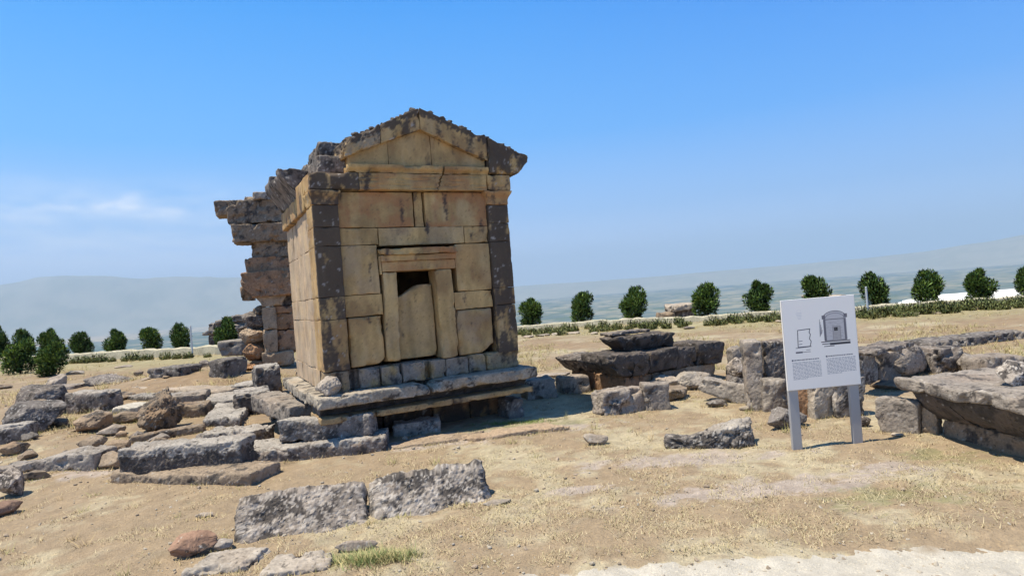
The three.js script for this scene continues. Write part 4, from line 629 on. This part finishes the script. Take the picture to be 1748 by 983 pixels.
{ // the ruined base with its dark overhanging cornice
  const A = spot(1070, 676), t = thing('ruined_base', 'low ruined tomb base with a dark overhanging cornice, right of the tomb', 'ruin', [A.x, A.y, A.z], 0.47), seg = 0.024;
  const over = (v) => { const k = clamp((0.62 - v[1]) / 0.26, 0, 1); if (v[2] > -0.3) v[2] -= 0.07 * k; if (v[0] < 0.1) v[0] += 0.3 * k; };
  for (const [a, b, s] of [[-0.42, 0.5, 81], [0.51, 1.12, 82], [1.13, 1.62, 83], [1.63, 2.32, 84]]) part('cornice_block', blockGeo(a, b, 0.36, 0.77 - 0.02 * (s % 3), -0.8, 0.16, { seg, seed: s, color: C.black, r: 0.035, chip: 0.08, rough: 0.04, warp: 0.03, deform: over }), M.rock, t);
  for (const [a, b, s, c] of [[0, 0.62, 85, C.red], [0.63, 1.4, 86, C.brown], [1.41, 2.2, 87, C.tan]]) part('wall_block', blockGeo(a, b, -0.12, 0.355, -0.95, 0.0, { seg, seed: s, color: c, r: 0.03, chip: 0.05, rough: 0.015, warp: 0.03 }), M.stone, t);
  part('wall_block', blockGeo(-0.01, 0.3, -0.12, 0.355, -1.8, -0.96, { seg, seed: 88, color: C.red, r: 0.03, chip: 0.05 }), M.stone, t);
  part('cornice_block', blockGeo(-0.4, 0.4, 0.36, 0.68, -1.85, -1.01, { seg, seed: 89, color: C.dark, r: 0.05, chip: 0.1, rough: 0.04, warp: 0.04, deform: over }), M.rock, t);
  const top = thing('carved_block', 'dark moulded block with a pale left end lying on top of the ruined base', 'stone block', [A.x, A.y, A.z], 0.42);
  part('body', blockGeo(0.05, 1.42, 0.74, 1.05, -0.85, -0.25, { seg, seed: 91, color: C.black, r: 0.05, chip: 0.09, rough: 0.03, warp: 0.05, deform: (v) => { if (v[2] > -0.5) v[2] -= 0.16 * sstep(1.0, 0.75, v[1]); v[0] += 0.25 * sstep(1.0, 0.75, v[1]) * sstep(0.6, 0.05, v[0]); v[1] -= 0.04 * v[0]; } }), M.rock, top);
  part('thin_slab', blockGeo(0.12, 1.0, 1.05, 1.11, -0.95, -0.5, { seg, seed: 92, color: C.dark, r: 0.02, chip: 0.04, rough: 0.015 }), M.rock, top);
}
{ // the ruined wall behind the tomb on the left
  const D = 17, base = at(455, 625, D), t = thing('ruined_wall', 'tall ruined wall of jutting blocks with a slender pilaster, behind the tomb on the left', 'ruin', [base.x, base.y, base.z], 0), k = D / PXF;
  const rb = (name, x0, y0, x1, y1, dz, depth, yaw, color, o = {}) => { const c = at((x0 + x1) / 2, (y0 + y1) / 2, D + dz), w = (x1 - x0) * k, h = (y1 - y0) * k, m = part(name, blockGeo(-w / 2, w / 2, -h / 2, h / 2, -depth, 0, { seg: 0.034, seed: st++, color, r: 0.04, chip: 0.07, rough: 0.025, warp: 0.03, ...o }), o.mat ?? M.rock, t); m.position.copy(c.sub(base)); m.rotation.y = yaw; return m; };
  const Y = 0.3;
  rb('cornice_block', 393, 340, 520, 380, 0, 1.1, Y, C.brown, { chip: 0.12, rough: 0.05 }); rb('cornice_block', 366, 341, 404, 369, 0.5, 0.7, Y, C.brown, { r: 0.12, chip: 0.12, rough: 0.05 });
  rb('thin_slab', 432, 328, 470, 340, -0.1, 0.8, Y, C.grey, {}); rb('thin_slab', 420, 333, 520, 342, 0.2, 0.9, Y, C.brown, {}); rb('thin_slab', 462, 325, 515, 336, 0.3, 0.6, Y, C.dark, {});
  rb('cornice_block', 399, 381, 520, 411, -0.1, 1.0, Y, C.brown, { chip: 0.1, rough: 0.04 });
  rb('frieze_block', 431, 405, 510, 440, 0.15, 0.9, Y, C.brown, { chip: 0.14, rough: 0.07, r: 0.06 });
  rb('architrave_block', 421, 437, 520, 470, 0.05, 0.9, Y, C.red, { chip: 0.1, rough: 0.03, deform: (v) => { v[1] -= 0.12 * sstep(0, 0.7, v[0]) * (v[1] > 0 ? 1 : 0); } });
  rb('architrave_block', 416, 462, 520, 505, -0.1, 0.9, Y, C.red, { chip: 0.1, rough: 0.03, deform: (v) => { v[0] += 0.2 * sstep(0, -0.3, v[1]) * sstep(0, -0.6, v[0]); } }); rb('architrave_block', 410, 488, 432, 514, 0.55, 0.5, Y, C.brown, {});
  rb('capital', 446, 503, 480, 523, 0, 0.7, Y, C.tan, { r: 0.02, chip: 0.04, rough: 0.012, deform: (v) => { v[0] *= 1 + 0.45 * sstep(-0.1, 0.14, v[1]); } });
  rb('pilaster_block', 449, 523, 470, 562, 0, 0.55, Y, C.tan, { r: 0.02, chip: 0.03, rough: 0.012 }); rb('pilaster_block', 449, 562, 472, 602, 0.0, 0.55, Y, C.tan, { r: 0.02, chip: 0.04, rough: 0.015 }); rb('pilaster_base', 448, 600, 500, 624, 0.03, 0.7, Y, C.tan, { r: 0.05, chip: 0.06, rough: 0.02 });
  rb('wall_block', 462, 522, 520, 534, 0.25, 0.5, Y, C.red, {}); rb('wall_block', 464, 534, 520, 562, 0.3, 0.5, Y, C.red, {}); rb('wall_block', 470, 561, 520, 602, 0.3, 0.5, Y, C.red, {}); rb('wall_block', 478, 500, 520, 522, 0.5, 0.5, Y, C.dark, {});
  const rr = (x0, y0, x1, y1, dz, depth, color) => { const c = at((x0 + x1) / 2, y1, D + dz), w = (x1 - x0) * k, h = (y1 - y0) * k, m = part('rubble_stone', rockGeo(w / 2, h / 2, depth / 2, { seg: 0.035, seed: st++, color, rough: 0.06, planes: 14 }), M.rock, t); m.position.copy(c.sub(base)); };
  rr(412, 530, 458, 562, 0.4, 0.7, C.dark); rr(410, 556, 458, 590, 0.3, 0.8, C.tan); rr(418, 582, 456, 618, 0.2, 0.8, C.orange); rr(422, 610, 456, 634, 0.1, 0.8, C.orange); rr(430, 560, 462, 625, 0.6, 0.8, C.orange); rr(432, 520, 462, 545, 0.5, 0.7, C.brown);
}
stone('stone_block', 'grey block on top of a dark one at the left foot of the ruined wall', { a: [376, 608], b: [424, 604], h: 25, d: 0.8, y: 0.88, color: C.grey, r: 0.08, chip: 0.1, sink: 0.05, deform: (v) => { v[0] *= 1 + 0.25 * sstep(0, 0.3, v[1]); } });
stone('stone_block', 'dark squared block under the grey one at the left foot of the ruined wall', { a: [382, 636], b: [424, 632], h: 32, d: 0.7, color: C.dark, r: 0.07, chip: 0.06, sink: 0.1 });
stone('rock', 'low dark stones heap edge in the grass left of the dark squared block', { a: [356, 634], b: [382, 631], h: 8, d: 0.6, color: C.dark, rock: true });
{ // far slab tombs
  const far = (name, label, px, py, list, yaw) => { const p = spot(px, py), d = -p.z, k = d / PXF, t = thing(name, label, 'tomb', [p.x, p.y, p.z], yaw); for (const [n, x0, y0, x1, y1, z0, z1, c] of list) part(n, blockGeo(x0 * k, x1 * k, y0 * k, y1 * k, z0, z1, { seg: 0.1, seed: st++, color: c, r: 0.08, chip: 0.12, rough: 0.05, warp: 0.08 }), M.far, t); };
  far('slab_tomb', 'far tomb of layered slabs with a broken roof, left of the ruined wall', 352, 592, [['wall_block', 4, -30, 40, 20, -2.2, 0, C.dark], ['wall_block', 42, -30, 90, 24, -2.2, 0, C.dark], ['cornice_slab', -2, 20, 60, 27, -2.6, 0.4, C.grey], ['cornice_slab', 30, 26, 92, 33, -2.6, 0.4, C.grey], ['wall_block', 16, 27, 40, 38, -1.8, 0, C.dark], ['wall_block', 40, 33, 92, 42, -2, 0, C.dark], ['roof_slab', 20, 38, 70, 43, -2.4, 0.3, C.grey], ['roof_slab', 36, 43, 95, 49, -2.2, 0.3, C.dark], ['broken_block', 3, 27, 15, 40, -1, -0.2, C.dark]], 0.08);
  far('slab_tomb', 'far low tomb with a pale flat roof slab, between two bushes right of the tomb', 1150, 541, [['wall_block', 2, -30, 40, 10, -1.6, 0, C.dark], ['roof_slab', 0, 10, 44, 20, -1.9, 0.2, C.pale], ['broken_block', -20, -30, 4, 8, -1.2, -0.1, C.brown]], 0.03);
  far('slab_tomb', 'far pale flat topped tomb peeping over the top edge of the sign', 1404, 526, [['wall_block', 6, -30, 34, 16, -2, 0, C.pale], ['roof_slab', 0, 16, 40, 20, -2.2, 0.3, C.pale]], 0.0);
}
{ // flat pale stones edging the planted strip
  const E = [[895, 578, 20], [915, 575, 26], [944, 573, 16], [972, 571, 22], [1005, 572, 12], [1082, 566, 14], [1165, 563, 24], [1328, 551, 10], [1498, 543, 18], [1522, 541, 14], [1540, 540, 12], [1562, 538, 18], [1588, 537, 14], [1604, 536, 10], [1630, 533, 16], [1660, 530, 14], [1715, 527, 20], [1460, 566, 8]];
  E.forEach(([x, y, w], i) => stone('rock', ['pale flat stone on the bare earth edge right of the tomb', 'pale flat stone edging the planted strip behind the sign'][x > 1300 ? 1 : 0], { a: [x, y], b: [x + w, y - w * 0.08], h: 4.5, d: 0.5, color: i === 6 ? C.grey : C.pale, rock: true, group: x > 1300 ? 'edging stones on the right' : 'edging stones near the tomb', rough: 0.02 }));
}
// ------------------------------------------------------------------ the information sign
{
  const L = spot(1358, 769), Rr = spot(1462, 758), yaw = Math.atan2(L.z - Rr.z, Rr.x - L.x), w = Math.hypot(Rr.x - L.x, Rr.z - L.z);
  const s = thing('information_sign', 'pale information sign on two flat grey posts with a drawing of a tomb', 'sign', [L.x + 0.045, L.y, L.z], yaw);
  const metal = new THREE.MeshStandardMaterial({ color: new THREE.Color().setRGB(0.36, 0.355, 0.36), roughness: 0.55, metalness: 0.1 }), boardM = new THREE.MeshStandardMaterial({ color: new THREE.Color().setRGB(0.78, 0.75, 0.71), roughness: 0.5 });
  const box = (x0, x1, y0, y1, z0, z1, b = 0.004) => { const sh = new THREE.Shape(); sh.moveTo(x0 + b, y0 + b); sh.lineTo(x1 - b, y0 + b); sh.lineTo(x1 - b, y1 - b); sh.lineTo(x0 + b, y1 - b); const e = new THREE.ExtrudeGeometry(sh, { depth: z1 - z0 - 2 * b, bevelEnabled: true, bevelThickness: b, bevelSize: b, bevelSegments: 2 }); e.translate(0, 0, z0 + b); return e; };
  for (const x of [0, w]) part('post', box(x - 0.055, x + 0.055, -0.2, 1.6, -0.062, -0.022), metal, s);
  const X0 = -0.075, X1 = w + 0.075, Y0 = 0.665, Y1 = 1.675;
  part('board', box(X0, X1, Y0, Y1, -0.02, 0.0), boardM, s);
  const cv = document.createElement('canvas'), CW = 840, CH = 1010; cv.width = CW; cv.height = CH; const q = cv.getContext('2d'), R = rng(88);
  q.fillStyle = '#efe9e2'; q.fillRect(0, 0, CW, CH);
  q.strokeStyle = '#c0c0c6'; q.fillStyle = '#c4c4ca'; for (let i = 0; i < 5; i++) q.fillRect(150 + i * 6, 150 + i * 16, 70 - i * 8, 4); q.beginPath(); q.arc(190, 130, 22, 0, 7); q.stroke();   // faint crest
  q.strokeStyle = '#4c4d55'; q.lineWidth = 9; q.beginPath(); q.moveTo(150, 535); q.lineTo(158, 345); q.lineTo(300, 338); q.lineTo(290, 380); q.lineTo(302, 400); q.lineTo(288, 450); q.lineTo(305, 480); q.lineTo(290, 535); q.closePath(); q.stroke();   // plan
  q.lineWidth = 6; q.beginPath(); q.moveTo(120, 545); q.lineTo(305, 538); q.moveTo(160, 470); q.lineTo(205, 467); q.moveTo(160, 505); q.lineTo(200, 503); q.stroke(); q.fillStyle = '#5a5b63'; q.fillRect(118, 586, 80, 18); q.fillRect(200, 592, 90, 6); q.fillRect(240, 570, 50, 5);
  q.fillStyle = '#bdb9ba'; q.fillRect(460, 240, 270, 250); q.beginPath(); q.ellipse(595, 240, 130, 78, 0, Math.PI, 0); q.fill();     // drawing of a tomb front
  q.strokeStyle = '#4d4c55'; q.lineWidth = 7; q.strokeRect(470, 250, 250, 240); q.beginPath(); q.ellipse(595, 240, 138, 82, 0, Math.PI, 0); q.stroke(); q.lineWidth = 4; q.beginPath(); q.ellipse(595, 240, 108, 58, 0, Math.PI, 0); q.stroke();
  q.fillStyle = '#6a676e'; q.fillRect(448, 200, 40, 44); q.fillRect(704, 196, 40, 44); q.fillRect(462, 250, 26, 240); q.fillRect(700, 250, 24, 240);
  q.fillStyle = '#a8a3a2'; q.fillRect(560, 330, 100, 160); q.fillStyle = '#17171c'; q.fillRect(580, 345, 44, 38); q.strokeStyle = '#7a777b'; q.lineWidth = 3; q.strokeRect(568, 330, 84, 160);
  q.fillStyle = '#8d898d'; for (let i = 0; i < 60; i++) q.fillRect(490 + R() * 200, 260 + R() * 220, 10 + R() * 25, 2.5);
  q.fillStyle = '#3b3b43'; q.fillRect(420, 496, 340, 10); q.fillRect(520, 516, 240, 26); q.fillRect(430, 520, 90, 10); q.fillRect(450, 548, 120, 8); q.strokeStyle = '#77757c'; q.lineWidth = 5; for (let i = 0; i < 5; i++) { q.beginPath(); q.moveTo(420 + i * 6, 240 + i * 30); q.lineTo(412 + i * 6, 440 - i * 10); q.stroke(); }
  const lines = (x, y, w2, n) => { q.fillStyle = '#63646c'; q.fillRect(x - 28, y - 34, 20, 20); for (let u = x; u < x + w2 * 0.82; ) { const l = 8 + R() * 26; q.fillRect(u, y - 30, l, 11); u += l + 5; } q.fillStyle = '#9c9da4'; for (let i = 0; i < n; i++) for (let u = x - 24, e = x - 24 + w2 * (i === n - 1 ? 0.5 : 1); u < e; ) { const l = Math.min(8 + R() * 34, e - u); q.fillRect(u, y + i * 15.5, l, 7.5); u += l + 6; } };   // unreadable small print
  lines(92, 705, 330, 13); lines(488, 690, 340, 12);
  const tx = new THREE.CanvasTexture(cv); tx.colorSpace = THREE.SRGBColorSpace;
  const pg = new THREE.PlaneGeometry(X1 - X0 - 0.016, Y1 - Y0 - 0.016); pg.translate((X0 + X1) / 2, (Y0 + Y1) / 2, 0.003);
  part('printed_panel', pg, new THREE.MeshStandardMaterial({ map: tx, roughness: 0.45 }), s);
}
// ------------------------------------------------------------------ grass, grit
{
  const R = rng(909);
  const tuft = (n, h, lean, seed) => { const Q = rng(seed), pos = [], idx = [], nor = []; for (let i = 0; i < n; i++) { const a = Q() * 6.283, x = (Q() - 0.5) * 0.09, z = (Q() - 0.5) * 0.09, l = h * (0.5 + Q()), dx = Math.cos(a) * l * lean * (0.4 + Q()), dz = Math.sin(a) * l * lean * (0.4 + Q()), wx = -Math.sin(a) * 0.0026, wz = Math.cos(a) * 0.0026, b = pos.length / 3; pos.push(x - wx, -0.005, z - wz, x + wx, -0.005, z + wz, x + dx, l, z + dz); for (let k = 0; k < 3; k++) nor.push(0, 1, 0.01); idx.push(b, b + 1, b + 2); } const g2 = new THREE.BufferGeometry(); g2.setAttribute('position', new THREE.Float32BufferAttribute(pos, 3)); g2.setAttribute('normal', new THREE.Float32BufferAttribute(nor, 3)); g2.setIndex(idx); return g2; };
  const gm = new THREE.MeshStandardMaterial({ color: 0xffffff, roughness: 0.8, side: THREE.DoubleSide });
  const spread = (name, geo, n, pick, colour, scale) => { const im = new THREE.InstancedMesh(geo, gm, n), mt = new THREE.Matrix4(), q = new THREE.Quaternion(), e = new THREE.Euler(), c = new THREE.Color(); let k = 0; for (let i = 0; i < n * 6 && k < n; i++) { const p = pick(); if (!p) continue; e.set(0, R() * 6.283, 0); const s = scale(); mt.compose(new THREE.Vector3(p[0], gh(p[0], p[1]), p[1]), q.setFromEuler(e), new THREE.Vector3(s, s * (0.6 + 0.7 * R()), s)); im.setMatrixAt(k, mt); const v = 0.75 + 0.5 * R(), o = colour(); im.setColorAt(k++, c.setRGB(o[0] * v, o[1] * v, o[2] * v)); } im.count = k; im.name = name; im.userData.kind = 'stuff'; im.castShadow = im.receiveShadow = true; scene.add(im); return im; };
  const inTomb = (x, z) => { const dx = x + 2.675, dz = z + 8.713, c = Math.cos(0.479), s = Math.sin(0.479), lx = c * dx - s * dz, lz = s * dx + c * dz; return lx > -0.5 && lx < 3.3 && lz < 0.5 && lz > -3.3; };
  const pickNear = () => { const r = 4.3 * Math.pow(4.2, R()), a = (R() - 0.5) * 1.5, x = Math.sin(a) * r, z = -Math.cos(a) * r; if (z > -4.5 || inTomb(x, z)) return null; const k = fbm(x * 0.9, 3, z * 0.9, 3) + 0.6 * N3(x * 3, 1, z * 3) + (x > -1.5 ? 0.1 : -0.25); return k + 0.5 * (R() - 0.5) > 0 ? [x, z] : null; };
  spread('dry_grass', tuft(7, 0.015, 1.9, 5), 12000, pickNear, () => (R() < 0.7 ? [0.47, 0.39, 0.24] : [0.36, 0.31, 0.165]), () => 0.7 + 0.8 * R());
  spread('dry_grass_far', tuft(10, 0.06, 1.1, 6), 8000, () => { const r = 14 * Math.pow(3.6, R()), a = (R() - 0.5) * 1.5, x = Math.sin(a) * r, z = -Math.cos(a) * r; return z > lineZ(x) - 2 && fbm(x * 0.3, 3, z * 0.3, 3) + 0.4 * (R() - 0.5) + 0.25 * sstep(7, 1, z - lineZ(x)) > 0.08 ? [x, z] : null; }, () => (R() < 0.6 ? [0.40, 0.32, 0.17] : [0.28, 0.26, 0.10]), () => 0.8 + 1.3 * R());
  spread('dry_weeds', tuft(16, 0.085, 0.9, 21), 150, () => { const p = pickNear(); return p && (p[0] < -2.5 || p[1] < -7.5) ? p : null; }, () => (R() < 0.6 ? [0.36, 0.27, 0.14] : [0.24, 0.23, 0.09]), () => 0.5 + 0.9 * R());
  const foot = () => { const f = FEET[Math.floor(R() * FEET.length)], t = R() * 1.1 - 0.05, l = Math.hypot(f[2] - f[0], f[3] - f[1]); return R() > l ? null : [lerp(f[0], f[2], t) + 0.03 * (R() - 0.5), lerp(f[1], f[3], t) + 0.02 + 0.05 * R() * R()]; };
  spread('dry_grass_edge', tuft(8, 0.035, 1.2, 15), 1500, foot, () => (R() < 0.75 ? [0.42, 0.33, 0.18] : [0.26, 0.25, 0.09]), () => 0.6 + 0.9 * R());
  const g1 = spot(640, 955), gauss = () => R() + R() + R() - 1.5;
  spread('green_grass', tuft(9, 0.05, 1.0, 8), 300, () => [g1.x + gauss() * 0.3, g1.z + gauss() * 0.12], () => (R() < 0.5 ? [0.13, 0.18, 0.06] : [0.38, 0.33, 0.16]), () => 0.6 + 0.7 * R());
  const g2 = spot(880, 722), g3 = spot(585, 716); spread('green_weeds', tuft(10, 0.03, 1.1, 9), 260, () => (R() < 0.8 ? [g2.x + gauss() * 0.6, g2.z + gauss() * 0.14] : [g3.x + gauss() * 0.3, g3.z + gauss() * 0.08]), () => [0.17, 0.22, 0.06], () => 0.6 + 0.7 * R());
  // grit and small stones strewn over the earth
  const pg = rockGeo(0.5, 0.35, 0.5, { seg: 0.16, seed: 3, rough: 0.05, planes: 11, color: (c) => { c[0] = c[1] = c[2] = 1; } });
  const pm = new THREE.MeshStandardMaterial({ color: 0xffffff, roughness: 0.95 }), n = 3200, im = new THREE.InstancedMesh(pg, pm, n), mt = new THREE.Matrix4(), c = new THREE.Color();
  let k = 0; while (k < n) { const r = 4.0 * Math.pow(8, R()), a = (R() - 0.5) * 1.5, x = Math.sin(a) * r, z = -Math.cos(a) * r; if (inTomb(x, z) || N3(x * 0.6, 9, z * 0.6) + R() < 0.45) continue; const s = (0.008 + 0.03 * R() * R() * R()) * (1 + r * 0.06); mt.compose(new THREE.Vector3(x, gh(x, z) - s * 0.1, z), new THREE.Quaternion().setFromEuler(new THREE.Euler(R() * 0.6, R() * 6, R() * 0.6)), new THREE.Vector3(s * (1 + R()), s * (0.7 + 0.5 * R()), s)); im.setMatrixAt(k, mt); const v = 0.75 + 0.5 * R(); im.setColorAt(k++, R() < 0.5 ? c.setRGB(0.38 * v, 0.33 * v, 0.26 * v) : c.setRGB(0.3 * v, 0.235 * v, 0.17 * v)); }
  im.name = 'grit'; im.userData.kind = 'stuff'; im.castShadow = im.receiveShadow = true; scene.add(im);
}
renderer.render(scene, camera);
